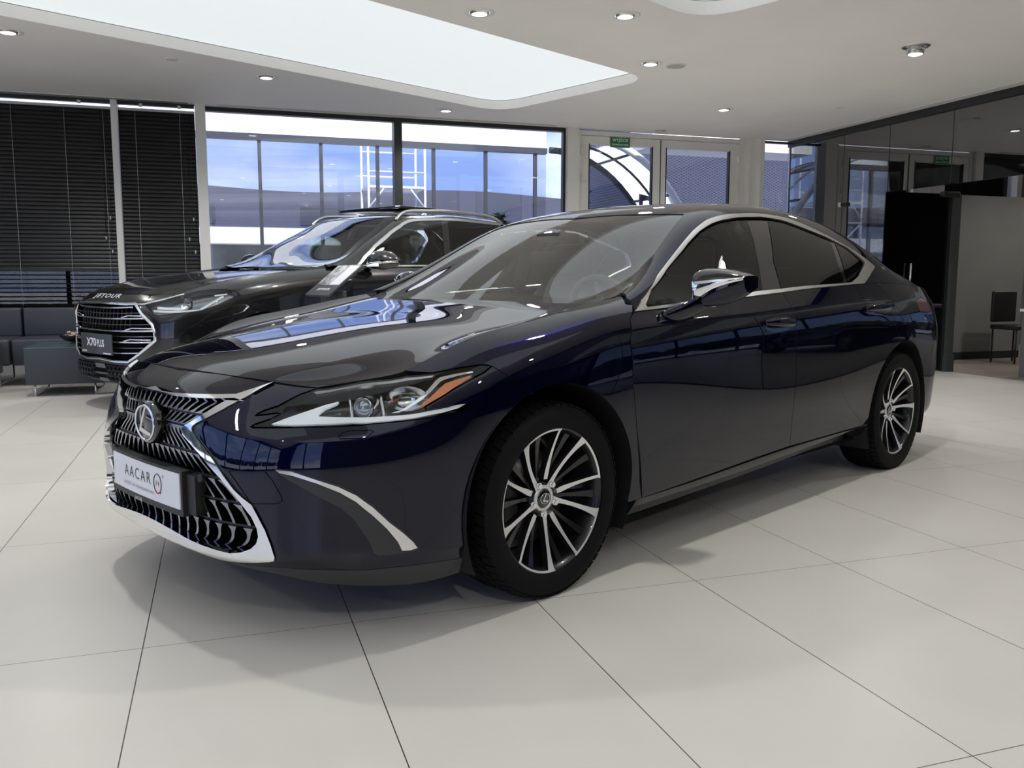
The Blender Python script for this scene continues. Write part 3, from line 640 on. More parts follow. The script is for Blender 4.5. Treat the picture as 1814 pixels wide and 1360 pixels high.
# emblem
def oval(cx, cz, a, b, y, n=48): return [(cx + a * math.cos(2 * PI * k / n), y, cz + b * math.sin(2 * PI * k / n)) for k in range(n)]
ey = front_at(0, .603)[1] - .010; ez = .603
eb = MB(); eb.loft([oval(0, ez, .088, .070, ey + .05), oval(0, ez, .088, .070, ey + .006), oval(0, ez, .082, .064, ey)])
emblem = eb.build('emblem_base', BLACKGL, saloon)
def emblem_marks(S, put, parent, m, thick):
    # oval ring and the slanted letter
    mb = MB(); n = 48; A, Bq = 1.0, .70
    ringo = [(A * math.cos(2 * PI * k / n), Bq * math.sin(2 * PI * k / n)) for k in range(n)]
    mb.tube([put((x * .96 * S, y * .96 * S, thick)) for x, y in ringo], .055 * S, 8, closed=True)
    for poly in ([(.12, .62), (.30, .62), (-.28, -.20), (-.46, -.20)], [(-.46, -.20), (-.90, -.12), (-.86, .02), (-.36, -.05)][::-1] and [(-.46, -.20), (-.28, -.20), (.62, -.34), (.70, -.48), (-.52, -.36)]):
        V = [put((x * S, y * S, thick + .004)) for x, y in poly] + [put((x * S, y * S, thick - .004)) for x, y in poly]; k = len(poly)
        mb.add(V, [tuple(range(k)), tuple(range(2 * k - 1, k - 1, -1))] + [(i, (i + 1) % k, k + (i + 1) % k, k + i) for i in range(k)])
    return mb.build('emblem', m, parent)
emblem_marks(.074, lambda p: (p[0], ey - p[2], ez + p[1] * 1.13), emblem, CHROME, .001)
# number plate, bowed like the bumper
def pl(x, z, d=0.0): return (x, -1.006 + .14 * x * x - d, z)
def bow(x0, x1, z0, z1, d0, d1, n=14):
    mb = MB(); xs = [x0 + (x1 - x0) * i / n for i in range(n + 1)]
    f0 = [pl(x, z0, d1) for x in xs]; f1 = [pl(x, z1, d1) for x in xs]; b0 = [pl(x, z0, d0) for x in xs]; b1 = [pl(x, z1, d0) for x in xs]
    mb.grid([f0, f1], smooth=True); mb.grid([b1, b0], smooth=True); mb.grid([f1, b1]); mb.grid([b0, f0])
    mb.add([f0[0], b0[0], b1[0], f1[0]], [(0, 1, 2, 3)]); mb.add([f0[-1], b0[-1], b1[-1], f1[-1]], [(3, 2, 1, 0)])
    return mb
plate = bow(-.270, .270, .342, .484, -.034, -.004).build('plate_holder', PLASTIC, saloon)
bow(.270, .322, .352, .474, -.050, -.016).build('plate_bracket', PLASTIC, plate)
bow(-.259, .259, .364, .475, -.005, .0).build('plate_face', WHITEPL, plate)
def pmap(v): return Vector(pl(v.x, v.y, .0012))
for body, size, cx, cz, m, kw in (('AACAR', .054, -.036, .430, INK, dict(sx=1.02, spacing=1.30, bold=-.0006)), ('JAKOŚĆ MA PIERWSZEŃSTWO', .0125, -.030, .388, INK, dict(sx=1.12, spacing=1.3))):
    lettering('plate_lettering', body, size, lambda v, cx=cx, cz=cz: pmap(Vector((v.x + cx, v.y + cz, 0))), m, plate, **kw)
lettering('plate_lettering', 'AACAR', .017, lambda v: Vector(pl(v.x - .02, v.y + .352, .0055)), WHITEPL, plate)
rg = MB(); rg.tube([pmap(Vector((.120 + .026 * math.cos(a), .424 + .031 * math.sin(a), 0))) for a in [math.radians(-60 + 330 * k / 30) for k in range(31)]], .0012, 6)
rg.build('plate_logo', INK, plate)
rg = MB(); rg.tube([pmap(Vector((.120 + .026 * math.cos(a), .424 + .031 * math.sin(a), 0))) for a in [math.radians(-140 + 80 * k / 10) for k in range(11)]] + [pmap(Vector((.141, .396, 0)))], .0022, 6)
rg.build('plate_logo', INKRED, plate)
for dx in (-.008, .008): MB().tube([pmap(Vector((.120 + dx, .416, 0))), pmap(Vector((.120 + dx, .433, 0)))], .0007, 5).build('plate_logo', INKRED, plate)
MB().tube([pmap(Vector((.106, .4245, 0))), pmap(Vector((.134, .4245, 0)))], .0007, 5).build('plate_logo', INKRED, plate)
MB().tube([pmap(Vector((.158 + .003 * math.cos(a), .452 + .004 * math.sin(a), 0))) for a in [2 * PI * k / 10 for k in range(10)]], .0005, 4, closed=True).build('plate_logo', INK, plate)
# parking sensors
for x, z in ((.335, .47), (-.335, .47)):
    p = front_at(x, z, -.014); n_ = front_at(x, z, .01) - front_at(x, z, 0); MB().cyl(p - n_ * .5, p + n_, .012, 16).build('parking_sensor', PLASTIC, saloon)

# fog trims, cap, washer
def decal(S, key, name, m, off, depth=.004, gap=0, **kw): return panel(S, UV[key], name, m, saloon, off=off, depth=depth, gap=gap, sides=B, **kw)
decal(FRONT, 'fog_recess', 'bumper_blade', PLGREY, .0018)
decal(FRONT, 'fog_chrome', 'blade_trim', CHROME, .007, .008)
def seam(S, key, name, closed=True, off=.0006, r=.0011):
    pts = _dens([tuple(p) for p in UV[key]], closed, .6); P = S.at([p[0] for p in pts], [p[1] for p in pts]) + S.nrm([p[0] for p in pts], [p[1] for p in pts]) * off
    for sd in B: MB().tube([p * [sd, 1, 1] for p in P], r, 5, closed=closed, caps=not closed).build(name, DARK, saloon)
seam(FRONT, 'bumper_cap', 'tow_cap_seam'); seam(FRONT, 'washer', 'washer_cap_seam')
for px_u, px_v in ((46.2, 26.2),):
    for sd in B:
        p = FRONT.at(px_u, px_v) * [sd, 1, 1]; n_ = FRONT.nrm(px_u, px_v) * [sd, 1, 1]
        MB().cyl(p - n_ * .004, p + n_ * .0015, .010, 16).build('parking_sensor', PAINT, saloon)

# headlamps
for sd in B:
    lens = panel(FRONT, UV['headlight'], 'headlamp', LENS, saloon, off=-.001, depth=0, gap=.004, sides=(sd,), label='clear headlamp lens')[0]
    panel(FRONT, UV['headlight'], 'lamp_housing', BLACKGL, lens, off=-.055, depth=-.055, gap=.002, sides=(sd,))
    panel(FRONT, UV['drl'], 'light_guide', DRLW, lens, off=-.010, depth=.012, gap=0, sides=(sd,))
    panel(FRONT, UV['amber'], 'side_reflector', AMBER, lens, off=-.010, depth=.01, gap=0, sides=(sd,))
    panel(FRONT, UV['lamp_chrome'], 'lamp_trim', CHROME, lens, off=-.012, depth=.012, gap=0, sides=(sd,))
    panel(FRONT, UV['lamp_topstrip'], 'lamp_trim', SATIN, lens, off=-.006, depth=.012, gap=0, sides=(sd,))
    h = LAMP_UV['projector']; c = FRONT.at(*h) - FRONT.nrm(*h) * .045; ax = np.array([.35, -.93, -.06]); ax /= np.linalg.norm(ax)
    mb = MB(); mb.tube([c - ax * .02, c + ax * .018], .036, 24, caps=False); mb.tube([c + ax * .0, c + ax * .022], .031, 24)
    o = mb.build('projector', CHROME, lens); 
    M_ = np.array([sd, 1, 1])
    for v in o.data.vertices: v.co = Vector(np.array(v.co) * M_)
    mb = MB(); prof = [(.032 * math.cos(t), .030 * math.sin(t)) for t in [PI / 2 * k / 8 for k in range(9)]]
    rings = []
    u_ = np.cross(ax, [0, 0, 1]); u_ /= np.linalg.norm(u_); w_ = np.cross(u_, ax)
    for hgt, rad in prof[::-1]: rings.append([(c + ax * (.022 + hgt * .7) + (u_ * math.cos(2 * PI * k / 24) + w_ * math.sin(2 * PI * k / 24)) * max(rad, .0004)) * M_ for k in range(24)])
    mb.loft(rings).build('projector_lens', mat('projector_glass', (.55, .58, .62), .03, .6, coat=1) if sd == 1 else bpy.data.materials['projector_glass'], lens)
    for q in ((LAMP_UV['fin_a'], .05), (LAMP_UV['fin_b'], .05)):
        (u0, v0), (u1, v1) = q[0]; pts = [FRONT.at(u0 + (u1 - u0) * t, v0 + (v1 - v0) * t) - FRONT.nrm(u0, v0) * .03 for t in [k / 6 for k in range(7)]]
        MB().tube([p * M_ for p in pts], .006, 8).build('lamp_trim', CHROME, lens)
    # reflector bowl
    h = LAMP_UV['bowl']; c = FRONT.at(*h) - FRONT.nrm(*h) * .05; nn = FRONT.nrm(*h); u_ = np.cross(nn, [0, 0, 1]); u_ /= np.linalg.norm(u_); w_ = np.cross(u_, nn)
    rings = [[(c + nn * (d * .04 - .0) + (u_ * math.cos(2 * PI * k / 32) * .062 + w_ * math.sin(2 * PI * k / 32) * .040) * r_) * M_ for k in range(32)] for d, r_ in ((1, 1), (.55, .85), (.2, .6), (.03, .3), (0, .02))]
    MB().loft(rings, caps=False).build('reflector_bowl', CLEAR, lens)

# wheels
def make_wheel():
    rim = MB()
    rim.lathe([(-.10, .205), (-.10, .238), (-.085, .238), (-.08, .222), (.085, .230), (.098, .240), (.105, .2465), (.100, .2475), (.09, .252), (-.09, .252)], 64)
    xf = lambda r: .052 + .049 * (r / .24) ** 2
    def arm(mb, th0, bend, prof, drop, th, si=0):
        prof = [(float(q[0]), float(q[1])) for q in cspline(np.array([(r, w, 0) for r, w in prof]), 5)]
        T = []; Bm = []
        for sdn in (1, -1):
            row_t = []; row_b = []
            for r, w in prof:
                a = math.radians(th0 + bend * (1 - r / .235)); t = math.atan2(w, r) * sdn
                row_t.append((xf(r) - drop, r * math.cos(a + t), r * math.sin(a + t)))
                t2 = math.atan2(w + .004, r) * sdn
                row_b.append((xf(r) - drop - th, r * math.cos(a + t2), r * math.sin(a + t2)))
            T.append(row_t); Bm.append(row_b)
        mb.grid([T[0], T[1]], smooth=False); mb.grid([Bm[0], T[0]], mi=si, smooth=False); mb.grid([T[1], Bm[1]], mi=si, smooth=False)
        mb.add([T[0][-1], T[1][-1], Bm[1][-1], Bm[0][-1]], [(0, 1, 2, 3)]); mb.add([T[0][0], T[1][0], Bm[1][0], Bm[0][0]], [(3, 2, 1, 0)])
    for k in range(5):
        c = 103.5 - 72 * k
        for a in (c, c - 36): arm(rim, a, 0, [(.045, .008), (.10, .006), (.18, .009), (.238, .014)], .018, .03)
    rim.lathe([(.0, .06), (.036, .062), (.050, .050), (.050, .0)], 32)
    w = rim.build('wheel', ALLOYD, None)
    for k in range(5):
        c = 103.5 - 72 * k
        s1 = MB(); arm(s1, c + 20, 7, [(.034, .015), (.06, .0105), (.10, .0075), (.16, .0075), (.21, .0105), (.2425, .0165)], 0, .022, 1)
        s1.build('spoke', [ALLOY, ALLOYD], w)
        s2 = MB(); arm(s2, c - 20, 2, [(.066, .0085), (.085, .0098), (.12, .008), (.18, .0058), (.2425, .0055)], 0, .022, 1)
        s2.build('spoke', [ALLOY, ALLOYD], w)
        ar = MB(); a0, a1 = math.radians(c - 22), math.radians(c + 24)
        ar.grid([[(xf(r) + .0006, r * math.cos(a0 + (a1 - a0) * i / 20), r * math.sin(a0 + (a1 - a0) * i / 20)) for i in range(21)] for r in (.2365, .2435)], smooth=False)
        ar.build('rim_edge', ALLOY, w)
        a = math.radians(121 - 72 * k); y, z = .056 * math.cos(a), .056 * math.sin(a)
        MB().cyl((.03, y, z), (.062, y, z), .0115, 6).cyl((.062, y, z), (.067, y, z), .0075, 12).build('lug_nut', CHROME, w)
    MB().lathe([(.050, .033), (.0565, .034), (.0565, .044), (.048, .046)], 32).build('hub_ring', ALLOY, w)
    cap = MB().lathe([(.045, .034), (.056, .033), (.059, .028), (.060, .0)], 32).build('hub_cap', BLACKGL, w)
    emblem_marks(.023, lambda p: (.060 + p[2] * .3, p[0], p[1] * 1.13), w, CHROME, .001)
    MB().lathe([(-.02, .05), (-.02, .158), (-.0, .158), (.0, .05)], 48, closed=True).build('brake_disc', IRON, w)
    cl = MB()
    cl.lathe([(-.05, .10), (-.05, .172), (.025, .172), (.025, .10)], 12, closed=True, a0=math.radians(150), a1=math.radians(215)).build('brake_caliper', PLGREY, w)
    # tyre with tread blocks
    prof = [(.097, .2455), (.107, .2475), (.1135, .262), (.1165, .285), (.113, .306), (.104, .321), (.088, .3265), (.04, .328), (0, .3285)]
    prof = prof + [(-x, r) for x, r in prof[-2::-1]]
    ty = MB().lathe(prof, 96, smooth=True)
    nb = 58
    for k in range(nb):
        for x0, x1, sh in ((.070, .107, 0), (.030, .064, .3), (-.020, .024, .6), (-.064, -.026, .3), (-.107, -.070, 0)):
            a = 2 * PI * (k + sh) / nb; da = 2 * PI / nb * .40
            V = []
            for r in (.322, .334):
                for x in (x0, x1):
                    rr = r - (.0075 if abs(x) > .1 else .0) * (1 if r > .33 else 0)
                    for s in (-1, 1):
                        b = a + s * da + (x - x0) * .8
                        V.append((x, rr * math.cos(b), rr * math.sin(b)))
            ty.add(V, [(0, 1, 3, 2), (4, 6, 7, 5), (0, 4, 5, 1), (2, 3, 7, 6), (0, 2, 6, 4), (1, 5, 7, 3)])
    tyre = ty.build('tyre', RUBBER, w, auto=40)
    return w, tyre
W0, tyre0 = make_wheel()
def put_wheel(w, x, y, rz, rx, zc=.3285):
    w.parent = saloon; w.location = (x, y, zc); w.rotation_euler = (rx, 0, rz)
def dup_wheel():
    c = W0.copy(); COL.objects.link(c)
    for g in list(W0.children): d = g.copy(); COL.objects.link(d); d.parent = c
    return c
ws = [W0, dup_wheel(), dup_wheel(), dup_wheel()]
put_wheel(ws[0], .795, 0, 0, 0); put_wheel(ws[1], .800, 2.87, 0, math.radians(22)); put_wheel(ws[2], -.795, 0, PI, 0); put_wheel(ws[3], -.800, 2.87, PI, 1)
# arch liners and floor pan
for sd in B:
    for y in (0, 2.87):
        MB().lathe([(.55, .405), (.905, .402)], 40, c=(0, y, .328), a0=math.radians(-25), a1=math.radians(205)).build('arch_liner', PLASTIC, saloon)
        if sd < 0:
            for v in bpy.data.objects[-1].data.vertices if False else []: pass
for o in [o for o in saloon.children if o.name.startswith('arch_liner')][2:]:
    for v in o.data.vertices: v.co.x *= -1
fl = MB(); fl.box((0, 1.43, .23), (1.70, 2.0, .03)); fl.box((0, -.1, .30), (1.0, 1.5, .03)); fl.box((0, 3.0, .28), (1.0, 1.7, .03)); fl.box((0, .42, .55), (1.5, .02, .66)); fl.box((0, 3.2, .65), (1.5, .02, .7))
for sd in B:
    fl.box((sd * .55, 0, .55), (.02, .86, .52)); fl.box((sd * .55, 2.87, .55), (.02, .86, .52)); fl.box((sd * .85, 1.45, .5), (.02, 1.95, .50)); fl.box((sd * .60, .43, .5), (.5, .02, .5)); fl.box((sd * .60, 2.44, .5), (.5, .02, .5))
fl.build('floor_pan', DARK, saloon)

# door mirrors
def mirror(sd):
    base = MB(); c0 = Vector((.895, .60, .925)); 
    path = [(.875, .675, .925, .070, .030), (.900, .695, .935, .062, .030), (.922, .735, .952, .055, .032), (.938, .80, .975, .055, .03), (.945, .84, .99, .05, .03)]
    rings = []
    for x, y, z, ry, rz in path: rings.append([(x * sd, y + ry * math.cos(2 * PI * k / 16), z + rz * math.sin(2 * PI * k / 16)) for k in range(16)])
    m0 = base.loft(rings).build('mirror_arm', PAINT, saloon)
    ST = [(.895, .80, .965, 1.055, 1.075, .05, .060), (.91, .765, .958, 1.057, 1.100, .12, .075), (.94, .772, .958, 1.059, 1.108, .15, .060), (.98, .79, .965, 1.063, 1.107, .155, .036),
          (1.02, .812, .978, 1.067, 1.100, .15, .022), (1.06, .838, .998, 1.071, 1.088, .13, .014), (1.08, .855, 1.015, 1.073, 1.079, .11, .010)]
    dense = cspline(np.array([[a[0], a[1], a[2]] for a in ST]), 4); d2 = cspline(np.array([[a[3], a[4], a[5]] for a in ST]), 4); d3 = cspline(np.array([[a[6], 0, 0] for a in ST]), 4)
    cap = []; trim = []; hous = []; back = []
    for (x, y0, zb), (zl, zt, dp), (c, _, _) in zip(dense, d2, d3):
        q = lambda pts, n: [tuple(p) for p in cspline(np.array([(x * sd, y, z) for y, z in pts]), n)]
        cap.append(q([(y0 + .004, zl), (y0 + .012, zl + (zt - zl) * .55), (y0 + dp * .45, zt), (y0 + dp * .85, zl + (zt - zl) * .75), (y0 + dp, zl)], 4))
        trim.append(q([(y0 - .002 + .006 * c / .06, zl - c), (y0 - .004, zl - c * .5), (y0 - .002, zl)], 4))
        hous.append(q([(y0 + .004 + .006 * c / .06, zl - c), (y0 + .012, zb + (zl - c - zb) * .45), (y0 + dp * .35, zb), (y0 + dp * .8, zb + .012), (y0 + dp, zb + (zl - zb) * .3)], 4))
        back.append([(x * sd, y0 + dp, zb + (zl - zb) * .3), (x * sd, y0 + dp, zl)])
    MB().grid(cap).build('mirror_cap', BLACKGL, m0); MB().grid(trim).build('mirror_trim', CHROME, m0); MB().grid(hous).build('mirror_housing', PAINT, m0); MB().grid(back).build('mirror_glass', CHROME, m0)
    side = cap[0] + back[0][::-1] + hous[0][::-1] + trim[0]; MB().add(side, [tuple(range(len(side)))]).build('mirror_side', BLACKGL, m0)
    side = cap[-1] + back[-1][::-1] + hous[-1][::-1] + trim[-1]; MB().add(side, [tuple(range(len(side)))]).build('mirror_side', PAINT, m0)
for sd in B: mirror(sd)

# door handles
def handle(door_objs, a, b, rec):
    for sd, d in zip(B, door_objs):
        M_ = np.array([sd, 1, 1])
        (u0, v0), (u1, v1) = a, b
        n = 12; cs = []
        uv = []
        for k in range(28):
            t = 2 * PI * k / 28; uv.append(((u0 + u1) / 2 + (u1 - u0) * .52 * math.cos(t), (v0 + v1) / 2 - .2 + 2.1 * math.sin(t)))
        panel(SIDE, uv, 'handle_recess', BLACKGL, d, off=.0012, depth=.002, gap=0, sides=(sd,))
        rings = []
        for i in range(n + 1):
            t = i / n; u, v = u0 + (u1 - u0) * t, v0 + (v1 - v0) * t
            h = .036 * math.sin(PI * min(max(t, .02), .98)) ** .5
            p = SIDE.at(u, v) + SIDE.nrm(u, v) * h; e = .011 + .009 * math.sin(PI * t); g = .007
            rings.append([(p + np.array([g * math.cos(2 * PI * k / 12), 0, e * math.sin(2 * PI * k / 12)])) * M_ for k in range(12)])
        MB().loft(rings).build('door_handle', PAINT, d)
handle(fdoor, LAMP_UV['h1'][0], LAMP_UV['h1'][1], 0); handle(rdoor, LAMP_UV['h2'][0], LAMP_UV['h2'][1], 0)

# cabin furniture
d = MB(); d.loft([[(x, y0 + .10 * (x / .7) ** 2, z0) for x in [-.74 + 1.48 * k / 12 for k in range(13)]] + [(x, y0 + dy + .10 * (x / .7) ** 2, z1) for x in [.74 - 1.48 * k / 12 for k in range(13)]] for y0, z0, dy, z1 in ((.46, .90, .0, .955), (.62, .90, .0, .985), (.80, .80, .04, .955), (.88, .68, .0, .84))])
d.build('dashboard', CABINB, saloon)
def seat(x, y, parent, name='seat', w=.50, mt=LEATHER, head=True):
    mb = MB(); mb.rbox((x, y, .50), (w, .52, .16), .05); bk = MB()
    rings = []
    for z, yy, ww, dd in ((.52, y + .26, w * .94, .14), (.75, y + .31, w * .98, .15), (.98, y + .37, w * .90, .13), (1.08, y + .40, w * .62, .10)):
        rings.append([(x + ww / 2 * (abs(math.cos(a)) ** .5) * (1 if math.cos(a) > 0 else -1), yy + dd / 2 * (abs(math.sin(a)) ** .6) * (1 if math.sin(a) > 0 else -1), z) for a in [2 * PI * k / 20 for k in range(20)]])
    mb.loft(rings)
    o = mb.build(name, mt, parent)
    if head: MB().rbox((x, y + .42, 1.17), (.26, .10, .18), .04).build('headrest', mt, o)
    return o
for x in (.38, -.38): seat(x, 1.12, saloon)
seat(0, 2.0, saloon, 'rear_seat', 1.3, LEATHER, False)
sw = MB(); Mw = Matrix.Translation((.38, .90, .90)) @ Matrix.Rotation(math.radians(-68), 4, 'X')
sw.tube([Mw @ Vector((.185 * math.cos(a), .185 * math.sin(a), 0)) for a in [2 * PI * k / 40 for k in range(40)]], .016, 10, closed=True)
for a in (0, 180, 270): sw.tube([Mw @ Vector((0, 0, -.02)), Mw @ Vector((.18 * math.cos(math.radians(a)), .18 * math.sin(math.radians(a)), 0))], .015, 8)
sw.cyl(Mw @ Vector((0, 0, -.05)), Mw @ Vector((0, 0, .0)), .07, 20)
sw.build('steering_wheel', CABING, saloon)
mr = MB(); mr.rbox((.0, .93, 1.165), (.22, .035, .065), .016); mr.cyl((0, .93, 1.18), (0, .99, 1.26), .012); mr.rbox((0, 1.0, 1.262), (.15, .16, .04), .015); mr.build('interior_mirror', CABINB, saloon)
hl_ = MB(); hl_.grid([[CABIN.at(u, v) * [s, 1, 1] - CABIN.nrm(u, v) * [s, 1, 1] * .035 for s, v in [(1, 25), (1, 28), (1, 32), (1, 35.9), (-1, 32), (-1, 28), (-1, 25)]] for u in np.linspace(34, 66, 14)])
hl_.build('headliner', CABING, saloon)
for sd in B:
    M_ = np.array([sd, 1, 1])
    MB().tube([(CABIN.at(u, v) - CABIN.nrm(u, v) * .05) * M_ for u, v in ((41.2, 1), (40.6, 5), (40.0, 9), (39.6, 13))], .035, 8).build('pillar_trim', CABINB, saloon)
    MB().tube([(CABIN.at(u, v) - CABIN.nrm(u, v) * .04) * M_ for u, v in ((15, 20), (21, 20), (27, 19.5), (32, 19.5))], .03, 8).build('pillar_trim', CABINB, saloon)
    # wheel-side inner door skins
    MB().grid([[(SIDE.at(u, v) - SIDE.nrm(u, v) * .07) * M_ for v in (14, 26, 36, 44)] for u in np.linspace(10, 42, 12)]).build('door_trim', CABINB, saloon)
# scuttle panel and wipers under the screen
pass
# ---------------- camera ----------------
CAMP = (2.8144, -2.1115, 1.0637)
cd = bpy.data.cameras.new('camera'); cam = bpy.data.objects.new('camera', cd); COL.objects.link(cam)
cd.sensor_fit = 'HORIZONTAL'; cd.sensor_width = 36; cd.lens = 1542.6 * 36 / 1814
_yaw, _pit, _rol = -.7871, .1193, .0008
_f = Vector((math.sin(_yaw) * math.cos(_pit), math.cos(_yaw) * math.cos(_pit), -math.sin(_pit)))
_r = Vector((math.cos(_yaw), -math.sin(_yaw), 0)); _u = _r.cross(_f)
_r, _u = _r * math.cos(_rol) + _u * math.sin(_rol), -_r * math.sin(_rol) + _u * math.cos(_rol)
cam.matrix_world = Matrix(((_r.x, _u.x, -_f.x, CAMP[0]), (_r.y, _u.y, -_f.y, CAMP[1]), (_r.z, _u.z, -_f.z, CAMP[2]), (0, 0, 0, 1)))
cd.clip_start = .05; cd.clip_end = 500
SC.camera = cam
SC.view_settings.view_transform = 'Standard'; SC.view_settings.look = 'None'; SC.view_settings.gamma = 1; SC.view_settings.use_curve_mapping = False
# ---------------- sport utility body (own frame: x to its left, y rearwards, z up) ----------------
JOUT = [(0,-.500),(.25,-.494),(.45,-.470),(.60,-.420),(.73,-.315),(.82,-.17),(.885,.02),(.925,.22),(.945,.45)]
JIN = [
 [(.12,.21),(.05,.24),(.0,.30),(.01,.40),(.0,.52),(.0,.66),(.012,.78),(.03,.87),(.10,.945)],
 [(.12,.21),(.05,.24),(.0,.30),(.01,.40),(.0,.52),(.0,.66),(.012,.78),(.03,.87),(.10,.945)],
 [(.12,.21),(.05,.24),(.0,.30),(.01,.40),(.0,.52),(.0,.66),(.012,.78),(.035,.87),(.11,.945)],
 [(.12,.21),(.05,.24),(.0,.31),(.01,.41),(.0,.52),(.0,.66),(.010,.77),(.04,.87),(.13,.945)],
 [(.12,.22),(.05,.25),(.0,.32),(.01,.42),(.0,.54),(.0,.66),(.012,.77),(.05,.88),(.15,.96)],
 [(.11,.23),(.05,.27),(.0,.34),(.01,.44),(.0,.56),(.0,.68),(.010,.79),(.045,.91),(.15,.99)],
 [(.10,.24),(.05,.28),(.0,.36),(.006,.46),(.0,.58),(.0,.71),(.010,.83),(.045,.95),(.15,1.03)],
 [(.09,.25),(.05,.29),(.01,.38),(.004,.48),(.0,.60),(.0,.73),(.008,.86),(.040,.99),(.14,1.065)],
 [(.08,.25),(.04,.29),(.012,.38),(.0,.48),(.0,.60),(.0,.74),(.006,.88),(.035,1.02),(.14,1.10)]]
_jn = _norms(JOUT)
JFP = [[(o[0]-n[0]*d, o[1]-n[1]*d, z) for d, z in r] for o, n, r in zip(JOUT, _jn, JIN)]
JFP += [[(x, y, z) for x, z in zip(X, Z)] for y, X, Z in (
 (.80, [.87,.91,.935,.948,.95,.95,.942,.915,.81], [.25,.29,.38,.48,.60,.75,.90,1.06,1.14]),
 (1.20, [.87,.91,.935,.948,.95,.95,.942,.915,.80], [.25,.29,.38,.48,.60,.75,.92,1.10,1.185]),
 (1.6, [.87,.91,.935,.948,.95,.95,.942,.915,.80], [.25,.29,.38,.48,.60,.75,.93,1.12,1.21]))]
JFRONT = Surf(JFP, 6, 5, cv=(2,), sym0=True)
JSP = [[(x, y, z) for x, z in zip(X, Z)] for y, X, Z in (
 (.5, [.87,.91,.935,.948,.95,.95,.945,.925,.885], [.25,.29,.38,.48,.60,.75,.92,1.06,1.12]),
 (1.2, [.87,.91,.935,.948,.95,.95,.945,.925,.885], [.25,.29,.38,.48,.60,.75,.92,1.08,1.155]),
 (2.2, [.87,.91,.935,.948,.95,.95,.945,.925,.885], [.25,.29,.38,.48,.60,.75,.92,1.10,1.18]),
 (3.0, [.87,.91,.935,.948,.95,.952,.945,.925,.880], [.25,.29,.38,.48,.60,.75,.93,1.12,1.20]),
 (3.7, [.85,.89,.915,.93,.935,.94,.93,.905,.855], [.27,.31,.39,.50,.62,.77,.95,1.13,1.22]),
 (4.05, [.78,.82,.85,.86,.87,.87,.86,.83,.78], [.30,.34,.42,.52,.64,.78,.96,1.13,1.22]))]
for x, y in ((.62, 4.20), (.3, 4.26), (0, 4.27)):
    JSP.append([(x * (1 - d), y - d, z) for d, z in zip([.10,.06,.02,.01,0,0,.02,.05,.09], [.30,.34,.42,.52,.64,.78,.96,1.13,1.22])])
JSIDE = Surf(JSP, 6, 5, cv=(2,))
JCAB = Surf([[(x, y, z) for x, z in r] for y, r in (
 (1.00, [(.895,1.145),(.87,1.160),(.845,1.168),(.81,1.170),(.775,1.165),(.38,1.152),(0,1.147)]),
 (1.35, [(.889,1.178),(.862,1.212),(.84,1.232),(.80,1.245),(.755,1.240),(.37,1.262),(0,1.270)]),
 (1.65, [(.885,1.182),(.845,1.275),(.805,1.355),(.757,1.390),(.708,1.400),(.36,1.435),(0,1.447)]),
 (1.95, [(.885,1.183),(.828,1.35),(.766,1.49),(.715,1.537),(.660,1.555),(.35,1.592),(0,1.605)]),
 (2.20, [(.885,1.186),(.815,1.40),(.732,1.590),(.683,1.645),(.625,1.672),(.34,1.700),(0,1.708)]),
 (2.55, [(.885,1.19),(.805,1.42),(.708,1.630),(.660,1.680),(.605,1.704),(.33,1.725),(0,1.73)]),
 (3.0, [(.883,1.20),(.803,1.42),(.704,1.648),(.658,1.702),(.602,1.728),(.33,1.75),(0,1.755)]),
 (3.45, [(.870,1.21),(.80,1.41),(.71,1.640),(.66,1.690),(.60,1.718),(.33,1.745),(0,1.75)]),
 (3.88, [(.835,1.22),(.775,1.38),(.71,1.58),(.66,1.627),(.60,1.657),(.33,1.685),(0,1.693)]),
 (4.18, [(.745,1.22),(.715,1.29),(.68,1.36),(.64,1.39),(.58,1.41),(.33,1.43),(0,1.435)]))], 6, 5)
_jh = [((0,-.40,.950),(.25,-.393,.950),(.42,-.365,.949),(.53,-.325,.947),(.60,-.26,.948),(.665,-.20,.955)),
 ((0,-.28,.995),(.25,-.275,.995),(.44,-.25,.990),(.55,-.20,.978),(.63,-.12,.968),(.72,-.07,.990)),
 ((0,.05,1.055),(.26,.05,1.055),(.47,.06,1.050),(.58,.08,1.028),(.67,.10,1.02),(.76,.09,1.037)),
 ((0,.45,1.105),(.27,.45,1.105),(.50,.45,1.10),(.61,.45,1.075),(.71,.45,1.075),(.80,.45,1.098)),
 ((0,.75,1.135),(.27,.75,1.135),(.52,.76,1.13),(.64,.78,1.112),(.74,.80,1.118),(.808,.82,1.142)),
 ((0,.90,1.145),(.27,.91,1.145),(.53,.93,1.142),(.66,.98,1.132),(.75,1.05,1.145),(.802,1.12,1.175))]
JHOOD = Surf(_jh, 6, 5, cv=(2,))
